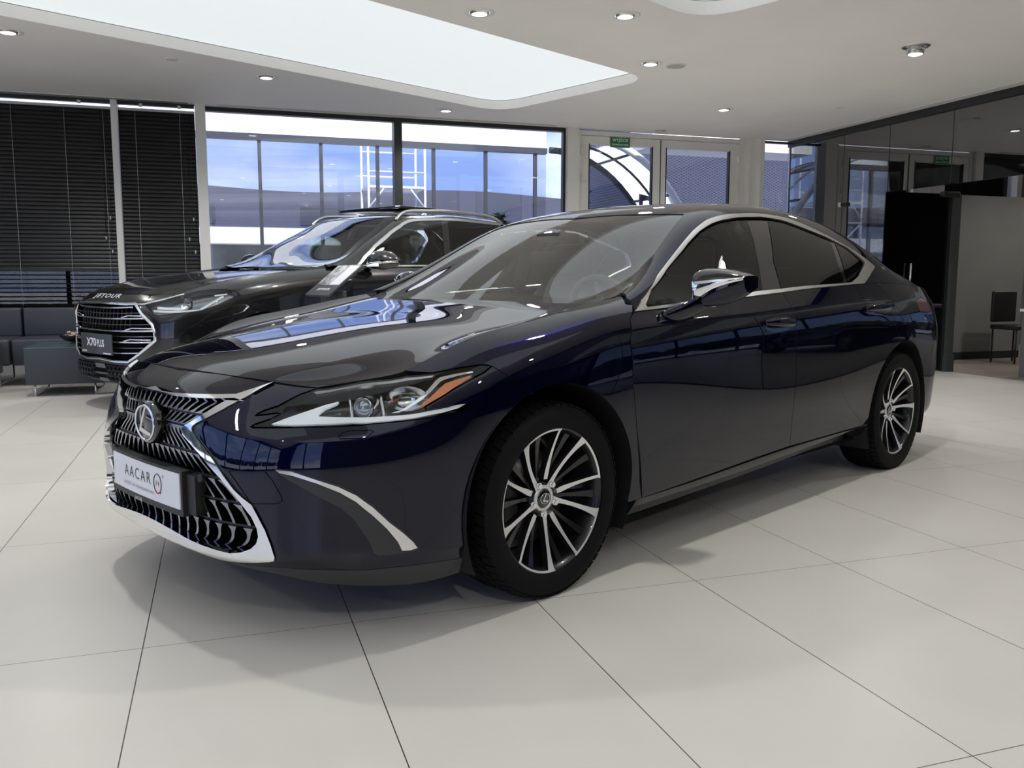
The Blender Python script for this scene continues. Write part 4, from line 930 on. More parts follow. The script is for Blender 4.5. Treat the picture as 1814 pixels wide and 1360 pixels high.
JUV = {'lamp':[(17.58,35.03),(21.35,30.81),(26.58,31.04),(33.83,30.53),(36.87,31.06),(39.43,31.97),(42.44,32.85),(41.17,34.43),(39.04,35.69),(35.64,36.88),(32.75,37.27),(29.43,37.15),(23.15,36.52)],'grille':[(0.0,35.4),(2.61,35.15),(10.52,34.89),(14.14,35.0),(17.26,31.04),(20.48,27.58),(21.15,24.67),(21.25,22.47),(19.48,21.13),(15.34,18.19),(11.27,15.84),(5.73,15.54),(0.0,16.09)],'fd':[(6.99,34.2),(6.94,31.16),(7.02,28.27),(7.11,19.99),(7.17,8.98)],'ff':[(62.4,33.77),(62.28,30.89),(62.47,28.2),(62.7,20.0),(62.85,8.98)],'br':[(13.6,34.53),(13.61,29.4),(13.75,20.03),(13.9,8.95)],'af':[(55.06,4.0),(55.18,7.47),(55.2,10.09),(55.13,12.65),(54.98,15.11),(54.73,17.17),(54.4,19.08),(53.99,20.69),(53.46,22.02),(52.85,23.22),(52.18,24.28),(51.44,25.21),(50.65,25.98),(49.8,26.58),(48.92,26.98),(48.0,27.17),(46.72,27.15),(45.43,26.92),(44.15,26.46),(42.9,25.79),(41.69,24.89),(40.49,23.81),(39.39,22.57),(38.43,21.19),(37.6,19.63),(36.93,17.85),(36.42,15.9),(36.1,13.64),(35.99,11.11),(35.93,8.35),(35.89,5.07)],'ar':[(16.23,4.07),(16.18,7.48),(16.17,10.07),(16.2,12.68),(16.28,15.17),(16.41,17.22),(16.57,19.12),(16.78,20.73),(17.03,22.06),(17.31,23.24),(17.62,24.25),(17.95,25.07),(18.33,25.64),(18.74,26.04),(19.16,26.26),(19.59,26.31),(20.01,26.19),(20.44,25.89),(20.85,25.43),(21.24,24.77),(21.62,23.89),(21.97,22.84),(22.28,21.63),(22.57,20.26),(22.81,18.51),(23.0,16.55),(23.15,14.43),(23.24,12.15),(23.28,9.78),(23.28,6.79),(23.22,2.22)],'co':[(7.96,0.85),(10.68,6.81),(13.67,9.43),(18.69,11.42),(22.05,11.82),(25.33,13.48),(29.35,14.84),(32.69,15.29),(39.27,14.62),(45.82,17.16)],'ci':[(8.82,0.74),(11.22,5.28),(13.97,7.95),(18.98,9.59),(22.36,9.89),(25.27,11.25),(28.87,11.9),(32.29,12.17),(38.83,11.49),(44.66,11.91)],'bp':[(32.69,11.89),(30.67,0.31),(31.76,0.29),(34.01,11.92)],'hdr':(22.21,22.33)}
# ---------------- the black sport utility car behind ----------------
JHOOD.N *= -1
JPAINT = mat('black_paint', (.004, .004, .005), .25, .2, coat=1, coat_rough=.015)
JPAINT.node_tree.nodes['Principled BSDF'].inputs['Coat IOR'].default_value = 1.5
suv = thing('sport_utility_car', 'black sport utility car with wide chrome grille parked behind the saloon', 'car', (-4.6, 1.0, 0), .08)
JV = 40.0
jl, jg = JUV['lamp'], JUV['grille']
af = JUV['af']; kk = 17
ulamp = jl[0][0]
def JP(S, poly, name, m, **kw): return panel(S, poly, name, m, kw.pop('parent', suv), **kw)
bump = [(0, 10)] + [(a, 10) for a in np.linspace(2, af[-1][0], 14)] + af[:kk - 1:-1] + [jl[6]] + jl[5::-1] + [(ulamp, JV)] + [(a, JV) for a in np.linspace(ulamp - 1.5, 0, 10)] + [(0, jg[0][1])] + jg[1:]
JP(JFRONT, bump, 'front_bumper', JPAINT, sides=B, merge=True, centre=True, rim=PLASTIC)
JP(JFRONT, [(0, 0), (af[-1][0], 0), (af[-1][0], 10), (0, 10)], 'skid_plate', PLGREY, sides=B, merge=True, centre=True)
ff = JUV['ff']
fpoly = [(a, JV) for a in np.linspace(ulamp + .4, ff[0][0] - .5, 14)] + ff + [(af[0][0] + 1.5, 9), (af[0][0], 9)] + af[:kk + 1] + [jl[6]] + jl[7:] + [jl[0]]
JP(JFRONT, fpoly, 'fender', JPAINT, sides=B, rim=PLASTIC)
hn, hv = JHOOD.nu - 1.01, JHOOD.nv - 1.01
panel(JHOOD, [(0, 0), (0, hv), (hn, hv), (hn, 0)], 'bonnet', JPAINT, suv, sides=B, merge=True, centre=True, gap=.002, rim=PLASTIC)
fd, br, ar = JUV['fd'], JUV['br'], JUV['ar']
JP(JSIDE, [(fd[0][0], JV)] + fd + [(fd[-1][0] + 1, 8), (br[-1][0], 8)] + br[::-1] + [(br[0][0], JV)], 'front_door', JPAINT, sides=B, rim=PLASTIC)
JP(JSIDE, [(br[0][0], JV)] + br + [(br[-1][0], 8), (ar[0][0] - .5, 8)] + ar[:16] + [(ar[15][0], JV)], 'rear_door', JPAINT, sides=B, rim=PLASTIC)
JP(JSIDE, [(ar[15][0], JV)] + ar[15:] + [(ar[-1][0], 0), (JSIDE.nu - 1, 0), (JSIDE.nu - 1, JV)], 'rear_body', JPAINT, sides=B, merge=True, centre=True)
JP(JSIDE, [(fd[-1][0], 0), (fd[-1][0], 8), (ar[0][0], 8), (ar[0][0], 0)], 'side_sill', PLASTIC, sides=B)
co, ci, bp, hdr = JUV['co'], JUV['ci'], JUV['bp'], JUV['hdr']
JC = JCAB.nv - 1
wsl = [(hdr[0], hdr[1]), (18, 21.5), (12, 21), (6, 20.5), (3, 20)]
JP(JCAB, [(hdr[0] - .6, JC)] + wsl + [(2.5, 24), (2, JC)], 'windscreen', SCREEN, sides=B, merge=True, centre=True, depth=0, off=-.003)
JP(JCAB, [(hdr[0] - .6, JC), hdr, (24, 19.5), (30, 19), (40, 19), (48, 19), (48, JC)], 'roof', JPAINT, sides=B, merge=True, centre=True)
JP(JCAB, co + [(48.5, 9), (47, 2), (44, 0), (54, 0), (54, 20), (48, 19), (40, 19), (30, 19), (24, 19.5)] + wsl + [(2.5, 8), (5, 0)], 'roof_side_frame', JPAINT, sides=B)
JP(JCAB, [(48, 19.3), (48, JC), (54, JC), (54, 20)], 'rear_window', TINT, sides=B, merge=True, centre=True, depth=0)
JP(JCAB, co + ci[::-1], 'window_surround', SATIN, sides=B, off=.003, gap=0)
JP(JCAB, [ci[0]] + ci[1:7] + bp[:2] + [(20, .3)], 'side_window', SIDEGL, sides=B, depth=0, off=-.003, gap=0)
JP(JCAB, [bp[2], bp[3], ci[8], ci[9], (48, 9), (46.5, 2.5), (43.5, .4)], 'side_window', TINT, sides=B, depth=0, off=-.003, gap=0)
JP(JCAB, [bp[0], ci[7], bp[3], bp[2], bp[1]], 'door_pillar', BLACKGL, sides=B, off=-.004, gap=0)
for sd in B:
    M_ = np.array([sd, 1, 1])
    MB().tube([(JCAB.at(u, .2) + JCAB.nrm(u, .2) * .004) * M_ for u in np.linspace(5, 44, 24)], .009, 8).build('window_strip', SATIN, suv)
    P = [(JCAB.at(u, 17.5 - .0 * u) + np.array([0, 0, h])) * M_ for u, h in ((22.5, .0), (23.8, .03), (25.5, .05), (29, .055), (34, .055), (40, .05), (44, .04), (46, .0))]
    MB().tube([tuple(p) for p in cspline(np.array(P), 5)], .017, 8).build('roof_rail', SATIN, suv)
    # lamps
    lens = panel(JFRONT, jl, 'headlamp', LENS, suv, off=-.001, depth=0, gap=.004, sides=(sd,), label='clear headlamp lens')[0]
    panel(JFRONT, jl, 'lamp_housing', GRSLAT, lens, off=-.06, depth=-.06, gap=.002, sides=(sd,))
    def strip(a, b, n=10, d=.018, r=.008):
        return MB().tube([(JFRONT.at(a[0] + (b[0] - a[0]) * k / n, a[1] + (b[1] - a[1]) * k / n) - JFRONT.nrm(a[0], a[1]) * d) * M_ for k in range(n + 1)], r, 8)
    c = [(jl[0][0] + (jl[6][0] - jl[0][0]) * t, jl[0][1] + (jl[6][1] - jl[0][1]) * t) for t in (.12, .42, .62, .88)]
    strip((c[0][0], c[0][1] - 2.2), (c[2][0], c[1][1] - 3.3)).build('light_guide', DRLW, lens)
    strip((c[0][0] + 1, c[0][1] - 1.0), (c[1][0], c[1][1] - 1.6), r=.011).build('light_guide', DRLW, lens)
    strip((c[2][0], c[1][1] - 3.3), (c[3][0] - 1, c[3][1] + .2), r=.010).build('light_guide', DRLW, lens)
    strip((c[3][0] - 3, c[3][1] + 1.4), (c[3][0], c[3][1] + 1.0), r=.006).build('light_guide', DRLW, lens)
    q = JFRONT.at(c[1][0] + 1.5, c[1][1]) - JFRONT.nrm(c[1][0], c[1][1]) * .04
    MB().lathe([(.0, .001), (.02, .03), (.03, .045), (.0, .045)], 20, axis='Y', c=tuple(q * M_)).build('projector', CLEAR, lens)
    # chrome line above the lamp
    MB().tube([(JFRONT.at(*p) + JFRONT.nrm(*p) * .004) * M_ for p in [jg[2]] + [jl[0], jl[12], jl[11]]], .007, 8).build('lamp_trim', CHROME, suv)
    # mirror
    rings = [[(x * sd, y + ry * math.cos(2 * PI * k / 20), z + rz * math.sin(2 * PI * k / 20)) for k in range(20)] for x, y, z, ry, rz in ((.93, 1.60, 1.20, .03, .02), (.965, 1.60, 1.215, .09, .05), (1.0, 1.605, 1.235, .115, .085), (1.06, 1.62, 1.24, .12, .09), (1.12, 1.65, 1.235, .105, .075), (1.16, 1.69, 1.225, .06, .04), (1.17, 1.71, 1.22, .02, .012))]
    mo = MB().loft(rings).build('mirror', JPAINT, suv)
    MB().tube([(x * sd, y, z) for x, y, z in ((.965, 1.515, 1.205), (1.03, 1.500, 1.21), (1.10, 1.535, 1.215), (1.15, 1.62, 1.222), (1.168, 1.70, 1.225))], .012, 8).build('mirror_trim', CHROME, mo)
    MB().tube([(x * sd, y, z) for x, y, z in ((.985, 1.50, 1.185), (1.05, 1.498, 1.19), (1.10, 1.53, 1.192))], .012, 8).build('mirror_lamp', DRLW, mo)
    MB().tube([(x * sd, y, z) for x, y, z in ((.90, 1.58, 1.165), (.95, 1.59, 1.19))], .03, 10).build('mirror_arm', JPAINT, mo)
# grille
tray = [p for p in jg]
JP(JFRONT, tray, 'grille_back', DARK, sides=B, merge=True, centre=True, off=-.05, depth=0, gap=0)
gp = JFRONT.at([p[0] for p in jg], [p[1] for p in jg]) + JFRONT.nrm([p[0] for p in jg], [p[1] for p in jg]) * .006
loop = [tuple(p) for p in gp] + [tuple(p * [-1, 1, 1]) for p in gp[-2:0:-1]]
MB().tube(loop, .013, 8, closed=True).build('grille_frame', CHROME, suv)
gz = [p[2] for p in gp]; gx = [p[0] for p in gp]; imax = gx.index(max(gx))
def gw(z):
    zs = [(gp[i][2], gp[i][0]) for i in range(2, len(gp) - 1)]; zs.sort(); return float(np.interp(z, [a for a, b in zs], [b for a, b in zs]))
_jc = {}
def jfront_at(x, z, off):
    if x < 0: return jfront_at(-x, z, off) * [-1, 1, 1]
    k = (round(x, 3), round(z, 3))
    if k not in _jc:
        u, v = JFRONT.near((x, -.45, z), (1, .02, 1)); _jc[k] = (JFRONT.at(u, v), JFRONT.nrm(u, v))
    return _jc[k][0] + _jc[k][1] * off
for z, r in ((.838, .010), (.795, .004), (.752, .010), (.705, .004), (.655, .010), (.612, .004), (.566, .010), (.520, .004), (.478, .009)):
    w = gw(z) - .005; n = 28
    MB().tube([jfront_at(-w + 2 * w * i / n, z + .012 * (abs(-1 + 2 * i / n)) ** 2, -.008) for i in range(n + 1)], r * .75, 8).build('grille_bar', CHROME if r > .005 else GRSLAT, suv)
    if r > .009 and z < .8:
        for sd in B: MB().tube([jfront_at(sd * (w - .30 + .30 * i / 8), z + .008 + .022 * min(1, i / 3) , -.006) for i in range(9)], .006, 8).build('grille_bar', CHROME, suv)
for i in range(-7, 8):
    x = i * .06; zb, zt_ = .66, .87
    MB().tube([jfront_at(x, zb, -.03), jfront_at(x, zt_, -.03)], .006, 6).build('grille_rib', PLASTIC, suv)
# lower grille with its honeycomb and the grey sensor panel
low = MB(); n = 24
low.grid([[jfront_at(-.55 + 1.1 * i / n, z, .004) for i in range(n + 1)] for z in (.245, .29, .34, .385)]); low.build('lower_grille', DARK, suv)
hx = MB(); hx2 = MB()
for r_ in range(3):
    for i in range(-8, 9):
        x = i * .062 + (r_ % 2) * .031; z = .275 + r_ * .04
        if abs(x) < .10 or abs(x) > .52: continue
        (hx if x < 0 else hx2).tube([jfront_at(x + .032 * math.cos(2 * PI * k / 6 + PI / 6 * 0), z + .021 * math.sin(2 * PI * k / 6), .008) for k in range(6)], .004, 5, closed=True)
hx.build('honeycomb', PLASTIC, suv); hx2.build('honeycomb', PLASTIC, suv)
MB().grid([[jfront_at(-.085 + .17 * i / 4, z, .016) for i in range(5)] for z in (.248, .385)]).build('sensor_panel', mat('sensor_grey', (.10, .11, .125), .4), suv)
# plate and letters
pm = mat('grey_show_plate', (.055, .06, .065), .35)
jp = MB().rbox((0, -.522, .545), (.545, .012, .165), .004).build('number_plate', pm, suv)
Mp = frame((0, -.530, .555), (1, 0, 0), (0, 0, 1))
lettering('plate_lettering', 'X70', .088, Mp @ Matrix.Translation((-.075, 0, 0)), WHITEPL, jp, bold=.002, sx=1.12)
lettering('plate_lettering', 'PLUS', .080, Mp @ Matrix.Translation((.085, -.004, 0)), WHITEPL, jp, bold=.002, sx=.72)
lettering('plate_lettering', 'JETOUR', .020, Mp @ Matrix.Translation((-.205, -.074, 0)), WHITEPL, jp, bold=.0008, sx=1.2)
MB().box((.19, -.5295, .474), (.13, .002, .009)).build('plate_line', WHITEPL, jp)
def onnose(v):
    p = jfront_at(v.x + .02, .928 + v.y * .75, .003); return Vector(p)
V, F = text_mesh('JETOUR', .055, bold=.002, sx=2.0, spacing=1.2)
bmT = bmesh.new(); 
MB().add([onnose(Vector(v)) for v in V], F).build('bonnet_lettering', BLINDH if 'BLINDH' in globals() else mat('pale_metal', (.75, .76, .78), .3, .4), suv)
bmT.free()
# inside
d = MB(); d.rbox((0, 1.55, 1.04), (1.5, .5, .22), .06); d.build('dashboard', CABINB, suv)
for x in (.38, -.38):
    o = seat(x, 2.0, suv)
    for q in [o] + list(o.children):
        for v in q.data.vertices: v.co.z += .24
mr = MB(); mr.rbox((0, 1.98, 1.52), (.24, .035, .07), .016); mr.cyl((0, 1.99, 1.53), (0, 2.02, 1.63), .012); mr.build('interior_mirror', CABINB, suv)
MB().grid([[(x, y, .40) for x in (-.85, .85)] for y in (.9, 3.9)]).build('floor_pan', DARK, suv)
db = MB(); db.rbox((0, 2.62, 1.79), (.98, .52, .035), .012); db.build('roof_window', BLACKGL, suv)
for sd in B:
    for y in (.45, 3.19):
        o = MB().lathe([(.6, .435), (.93, .432)], 30, c=(0, y, .37), a0=math.radians(-20), a1=math.radians(200)).build('arch_liner', PLASTIC, suv)
        if sd < 0:
            for v in o.data.vertices: v.co.x *= -1
        c = dup_wheel(); c.parent = suv; c.location = (sd * .80, y, .362); c.rotation_euler = (.4, 0, 0 if sd > 0 else PI); c.scale = (1.05, 1.1, 1.1)
        for g in list(c.children):
            if g.name.startswith('emblem'): bpy.data.objects.remove(g)
fl = MB(); fl.box((0, 2.2, .30), (1.6, 3.4, .03)); fl.box((0, .9, .7), (1.6, .02, .8)); fl.box((0, 3.9, .7), (1.5, .02, .8)); fl.box((0, .1, .45), (1.1, .8, .03))
for sd in B: fl.box((sd * .86, 1.8, .65), (.02, 1.75, .6)); fl.box((sd * .6, .45, .6), (.02, .9, .6)); fl.box((sd * .6, 3.2, .6), (.02, .9, .6))
fl.build('under_body', DARK, suv)
# ---------------- the showroom: s along the window wall, t towards it ----------------
TH = 1.10959; RO = Vector((1.159, -2.2451, 0)); H = 3.08; TW = 9.75; SP_ = 8.9; SL = -6.6; TB = -5.2
_a = Vector((math.cos(TH), math.sin(TH), 0)); _b = Vector((-math.sin(TH), math.cos(TH), 0))
def W(s, t, z=0): return RO + _a * s + _b * t + Vector((0, 0, z))
def rp(o):
    o.location = RO; o.rotation_euler = (0, 0, TH); return o
def rthing(name, label, cat, s, t, z=0, rot=0, group=None): return thing(name, label, cat, W(s, t, z), TH + rot, group)
def room(mb, name, m, **kw): return struct(rp(mb.build(name, m, **kw)))

# materials
WHITE = mat('white_ceiling_paint', (.89, .865, .83), .75, noise=(1.5, .015))
WHITEF = mat('white_frame', (.80, .79, .75), .45)
WALLG = mat('grey_wall', (.24, .235, .22), .7, noise=(3, .03))
DGREY = mat('dark_frame', (.020, .022, .023), .4)
BLINDM = mat('black_blind', (.006, .006, .0065), .32)
BLINDH = mat('blind_headrail', (.52, .53, .55), .3, .6)
CORD = mat('pale_cord', (.55, .55, .54), .7)
SOFAM = mat('slate_leather', (.040, .046, .058), .42, bump=(60, .08))
CLEARG = glass('clear_pane', (.93, .94, .945), 1.5)
CLEARL = glass('clear_side_pane', (.97, .98, .98), 1.5)
PARTG = glass('smoked_pane', (.58, .61, .61), 1.52, boost=.16)
DOORG = glass('dark_door_pane', (.22, .23, .24), 1.52, boost=.03)
LIGHTP = mat('luminous_ceiling', (.25, .26, .26), .8, emit=(.93, .98, 1.0), estr=.57)
LAMPE = mat('lamp_glass', (.9, .9, .88), .3, emit=(1, .97, .90), estr=6)
GREEN = mat('exit_green', (.015, .17, .06), .4)
RED = mat('alarm_red', (.42, .02, .03), .35)
def floor_mat(name, c, c2):
    m = bpy.data.materials.new(name); m.use_nodes = True; nt = m.node_tree; b = nt.nodes['Principled BSDF']
    L = nt.links.new; N = nt.nodes.new
    tc = N('ShaderNodeTexCoord'); sp = N('ShaderNodeSeparateXYZ'); L(tc.outputs['Object'], sp.inputs[0])
    def line(sock, period, w):
        d = N('ShaderNodeMath'); d.operation = 'DIVIDE'; d.inputs[1].default_value = period; L(sock, d.inputs[0])
        f = N('ShaderNodeMath'); f.operation = 'FRACT'; L(d.outputs[0], f.inputs[0])
        u = N('ShaderNodeMath'); u.operation = 'SUBTRACT'; u.inputs[1].default_value = .5; L(f.outputs[0], u.inputs[0])
        a = N('ShaderNodeMath'); a.operation = 'ABSOLUTE'; L(u.outputs[0], a.inputs[0])
        g = N('ShaderNodeMath'); g.operation = 'GREATER_THAN'; g.inputs[1].default_value = .5 - w / period / 2; L(a.outputs[0], g.inputs[0])
        fl = N('ShaderNodeMath'); fl.operation = 'FLOOR'; L(d.outputs[0], fl.inputs[0])
        return g.outputs[0], fl.outputs[0]
    g1, f1 = line(sp.outputs['X'], .60641, .0030); g2, f2 = line(sp.outputs['Y'], 1.21282, .0024)
    mx = N('ShaderNodeMath'); mx.operation = 'MAXIMUM'; L(g1, mx.inputs[0]); L(g2, mx.inputs[1])
    cb = N('ShaderNodeCombineXYZ'); L(f1, cb.inputs[0]); L(f2, cb.inputs[1])
    wn = N('ShaderNodeTexWhiteNoise'); L(cb.outputs[0], wn.inputs['Vector'])
    no = N('ShaderNodeTexNoise'); no.inputs['Scale'].default_value = 2.2; no.inputs['Detail'].default_value = 6; L(tc.outputs['Object'], no.inputs['Vector'])
    ad = N('ShaderNodeMath'); ad.operation = 'MULTIPLY_ADD'; ad.inputs[1].default_value = .25; L(wn.outputs['Value'], ad.inputs[0]); L(no.outputs['Fac'], ad.inputs[2])
    r = N('ShaderNodeValToRGB'); r.color_ramp.elements[0].position = .3; r.color_ramp.elements[1].position = .9
    r.color_ramp.elements[0].color = (*c, 1); r.color_ramp.elements[1].color = (*c2, 1); L(ad.outputs[0], r.inputs['Fac'])
    mix = N('ShaderNodeMixRGB'); L(mx.outputs[0], mix.inputs['Fac']); L(r.outputs['Color'], mix.inputs['Color1']); mix.inputs['Color2'].default_value = (.035, .033, .03, 1)
    L(mix.outputs['Color'], b.inputs['Base Color']); b.inputs['Roughness'].default_value = .32; b.inputs['Specular IOR Level'].default_value = .4
    return m
FLOORM = floor_mat('pale_stone_tiles', (.59, .565, .52), (.65, .625, .58))
FLOORB = mat('brown_floor', (.26, .225, .18), .35, noise=(3, .06))

room(MB().box(((SL + SP_) / 2, (TW + TB) / 2, -.05), (SP_ - SL, TW - TB, .1)), 'floor', FLOORM)
room(MB().box(((15 + SP_) / 2, (TW + TB) / 2, -.05), (15 - SP_, TW - TB, .1)), 'floor_2', FLOORB)

# ceiling with luminous recesses
def well_poly(c0, length, width, r=.42):
    # c0: lower right corner; runs back along d, across along p
    d = Vector((.891, .454)); p = Vector((.40, -.917)).normalized()
    A = Vector(c0); Bq = A + p * width; Cq = Bq - d * length; Dq = A - d * length
    P = [A, Bq, Cq, Dq]; out = []
    for i in range(4):
        q, a, b = P[i], P[i - 1], P[(i + 1) % 4]
        u = (a - q).normalized(); v = (b - q).normalized()
        s0, s1 = q + u * r, q + v * r
        for k in range(9):
            t = k / 8; out.append((1 - t) ** 2 * s0 + 2 * t * (1 - t) * q + t * t * s1)
    return out
wells = [well_poly((4.16, 8.92), 10.0, 2.33), well_poly((4.52, 4.86), 10.0, 2.33), well_poly((4.9, .80), 9.0, 2.33)]
from mathutils.geometry import tessellate_polygon
outer = [Vector((SL, TB, 0)), Vector((15, TB, 0)), Vector((15, TW, 0)), Vector((SL, TW, 0))]
def inside_room(P): return [Vector((max(p.x, SL + .1), max(p.y, TB + .1), 0)) for p in P]
wells = [inside_room(P) for P in wells]
polys = [outer] + [P for P in wells]
allv = [v for P in polys for v in P]
tris = tessellate_polygon(polys)
mb = MB(); mb.add([(v.x, v.y, H) for v in allv], [t for t in tris])
for P in wells:
    n = len(P); mb.add([(v.x, v.y, H) for v in P] + [(v.x, v.y, H + .10) for v in P], [(i, (i + 1) % n, n + (i + 1) % n, n + i) for i in range(n)])
room(mb, 'ceiling', WHITE, fix=False)
room(MB().box(((SL + 15) / 2, (TW + TB) / 2, H + .40), (15 - SL + 1.2, TW - TB + 1.2, .3)), 'ceiling_2', WHITE)
for i, P in enumerate(wells):
    lab = ['large luminous ceiling panel nearest the windows', 'luminous ceiling panel above the saloon bonnet, second from the windows', 'luminous ceiling panel behind the camera, third from the windows'][i]
    o = rp(MB().add([(v.x, v.y, H + .105) for v in P], [list(range(len(P)))]).build('luminous_panel', LIGHTP)); tag(o, lab, 'ceiling light', 'luminous ceiling panels')

# window wall
def vpost(s0, s1, t0=TW - .06, t1=TW + .10, z0=0, z1=H): return MB().box(((s0 + s1) / 2, (t0 + t1) / 2, (z0 + z1) / 2), (s1 - s0, t1 - t0, z1 - z0))
k = 0
for s0, s1, m, t0 in ((-.235, -.17, WHITEF, TW - .16), (.66, .775, WHITEF, TW - .16), (3.01, 3.11, DGREY, TW - .05), (5.335, 5.50, WHITEF, TW - .12), (8.06, 8.16, WHITEF, TW - .05), (8.16, 8.30, WHITEF, TW - .10), (8.30, 8.365, WHITEF, TW - .16), (8.955, 9.06, WHITEF, TW - .14), (-1.90, -1.83, WHITEF, TW - .1), (11.2, 11.35, WHITEF, TW - .1), (13.2, 13.3, WHITEF, TW - .1)):
    k += 1; room(vpost(s0, s1, t0), 'trim_%d' % k, m)
room(MB().box((3.05, TW + .01, 3.055), (4.56, .1, .05)), 'trim_20', DGREY)
room(MB().box((5.335 - .02, TW + .0, 1.53), (.03, .08, 3.0)), 'trim_21', DGREY)
room(MB().box((8.66, TW + .01, 3.055), (.6, .08, .025)).box((8.945, TW + .0, 1.53), (.025, .08, 3.0)), 'trim_22', DGREY)
room(MB().box(((SL + -1.9) / 2, TW + .1, H / 2), (-1.9 - SL, .2, H)), 'wall_back', WALLG)
room(MB().box((3.0, TW + .08, .06), (9.8, .2, .12)), 'baseboard_back', WHITEF)
win = 0
for s0, s1 in ((-1.83, -.235), (-.17, .66), (.775, 3.01), (3.11, 5.335), (8.365, 8.955), (9.06, 11.2), (11.35, 13.2)):
    win += 1; room(MB().box(((s0 + s1) / 2, TW + .04, 1.58), (s1 - s0, .012, 2.96)), 'window_%d' % win, CLEARG)
room(MB().box((14.1, TW + .1, H / 2), (1.8, .2, H)), 'wall_far', WALLG)
room(MB().box((-1.03, TW + .07, .62), (1.6, .03, 1.24)), 'trim_23', DARK)
# double door
dfr = MB().box((6.78, TW, 3.03), (2.56, .12, .06)).box((5.53, TW, 1.5), (.05, .12, 3.0)).box((8.03, TW, 1.5), (.06, .12, 3.0))
dr = room(dfr, 'door_1', WHITEF)
for (s0, s1, g0, g1, nm) in ((5.56, 6.745, 5.665, 6.63, 'a'), (6.755, 8.0, 6.84, 7.86, 'b')):
    lf = MB(); t = TW - .02; d = .06
    lf.box(((s0 + g0) / 2, t, 1.5), (g0 - s0, d, 2.98)).box(((s1 + g1) / 2, t, 1.5), (s1 - g1, d, 2.98)).box(((g0 + g1) / 2, t, 2.935), (g1 - g0, d, .11)).box(((g0 + g1) / 2, t, .12), (g1 - g0, d, .22))
    lo = struct(lf.build('door_leaf', WHITEF, dr))
    MB().box(((g0 + g1) / 2, t, 1.55), (g1 - g0, .012, 2.7)).build('door_glass', CLEARG, lo)
    hs = g0 - .0 if nm == 'a' else g1 + .115
    gs = MB().box((g1 - .008, t - .01, 1.55), (.018, .055, 2.68)); gs.box((g0 + .008 if nm == 'a' else g0, t - .01, 1.55), (.014, .05, 2.68)); gs.build('glazing_seal', DGREY, lo)
    for z in (2.80, 2.42, 1.2, .4):
        hx_ = 5.555 if nm == 'a' else 7.995
        MB().cyl((hx_, t - .045, z - .06), (hx_, t - .045, z + .06), .016, 10).box((hx_ + (.04 if nm == 'a' else -.04), t - .035, z), (.07, .02, .04)).build('hinge', WHITEF, lo)
MB().box((6.75, TW - .058, 1.5), (.006, .01, 2.98)).build('door_gap', DGREY, dr)
sg = rthing('exit_sign', 'small green exit sign above the left leaf of the glass door', 'sign', 6.125, TW - .062, 2.855)
bd = MB().box((0, 0, .07), (.295, .006, .14)).build('sign_board', GREEN, sg)
Ms = frame((0, -.0045, .097), (1, 0, 0), (0, 0, 1))
PALE = mat('sign_lettering', (.70, .88, .72), .5)
lettering('lettering', 'WYJŚCIE', .058, Ms, PALE, bd, bold=.0012, spacing=1.05)
lettering('lettering', 'EWAKUACYJNE', .034, Ms @ Matrix.Translation((0, -.060, 0)), PALE, bd, bold=.001, spacing=1.02)
MB().tube([(-.143, -.004, .004), (.143, -.004, .004), (.143, -.004, .136), (-.143, -.004, .136)], .002, 4, closed=True).build('sign_border', PALE, bd)

# blinds
def blind(s0, s1, label, parts):
    c = (s0 + s1) / 2; w = s1 - s0
    r = rthing('venetian_blind', label, 'blind', c, TW - .085, 0, 0, 'black venetian blinds')
    MB().box((0, 0, 3.055), (w, .055, .04)).build('mounting_rail', DGREY, r)
    MB().box((0, -.01, 2.985), (w, .05, .028)).build('headrail', BLINDH, r)
    mb = MB()
    for z0, z1, tilt, st_ in parts:
        z = z1
        while z > z0:
            R = Matrix.Rotation(math.radians(tilt), 3, 'X')
            n = 4; P = []
            for e in (-w / 2, w / 2):
                P.append([Vector((e, 0, z)) + R @ Vector((0, (q / n - .5) * .052, .005 * math.sin(PI * q / n))) for q in range(n + 1)])
            mb.grid(P, smooth=True); z -= st_
    sl = mb.build('slats', BLINDM, r)
    for f in (.06, .37, .70, .95) if w > 1.2 else (.22, .80):
        x = -w / 2 + w * f
        MB().cyl((x, -.032, parts[-1][0]), (x, -.032, 2.98), .0022, 5).build('ladder_cord', CORD, r)
    for q, (x, z) in enumerate(((w / 2 - .11, 1.55), (w / 2 - .055, 1.78), (w / 2 - .05, 1.40))):
        MB().cyl((x, -.04, z), (x, -.04, 2.97), .0015 if q else .003, 5).build('pull_cord', DGREY, r)
        MB().lathe([(0, .003), (.004, .007), (.04, .009), (.042, 0)], 10, axis='Z', c=(x, -.04, z - .04)).build('tassel', CORD, r)
    for x in (-w / 2 + w * .3, w / 2 - w * .2): MB().box((x, -.03, 3.035), (.035, .02, .035)).build('bracket', WHITEF, r)
    return r
blind(-1.83, -.24, 'wide black venetian blind above the sofa, lower slats open', ((1.19, 2.95, 74, .045), (.66, 1.16, 14, .049)))
blind(-.165, .655, 'narrow black venetian blind between the two white posts', ((.60, 2.95, 72, .0455),))
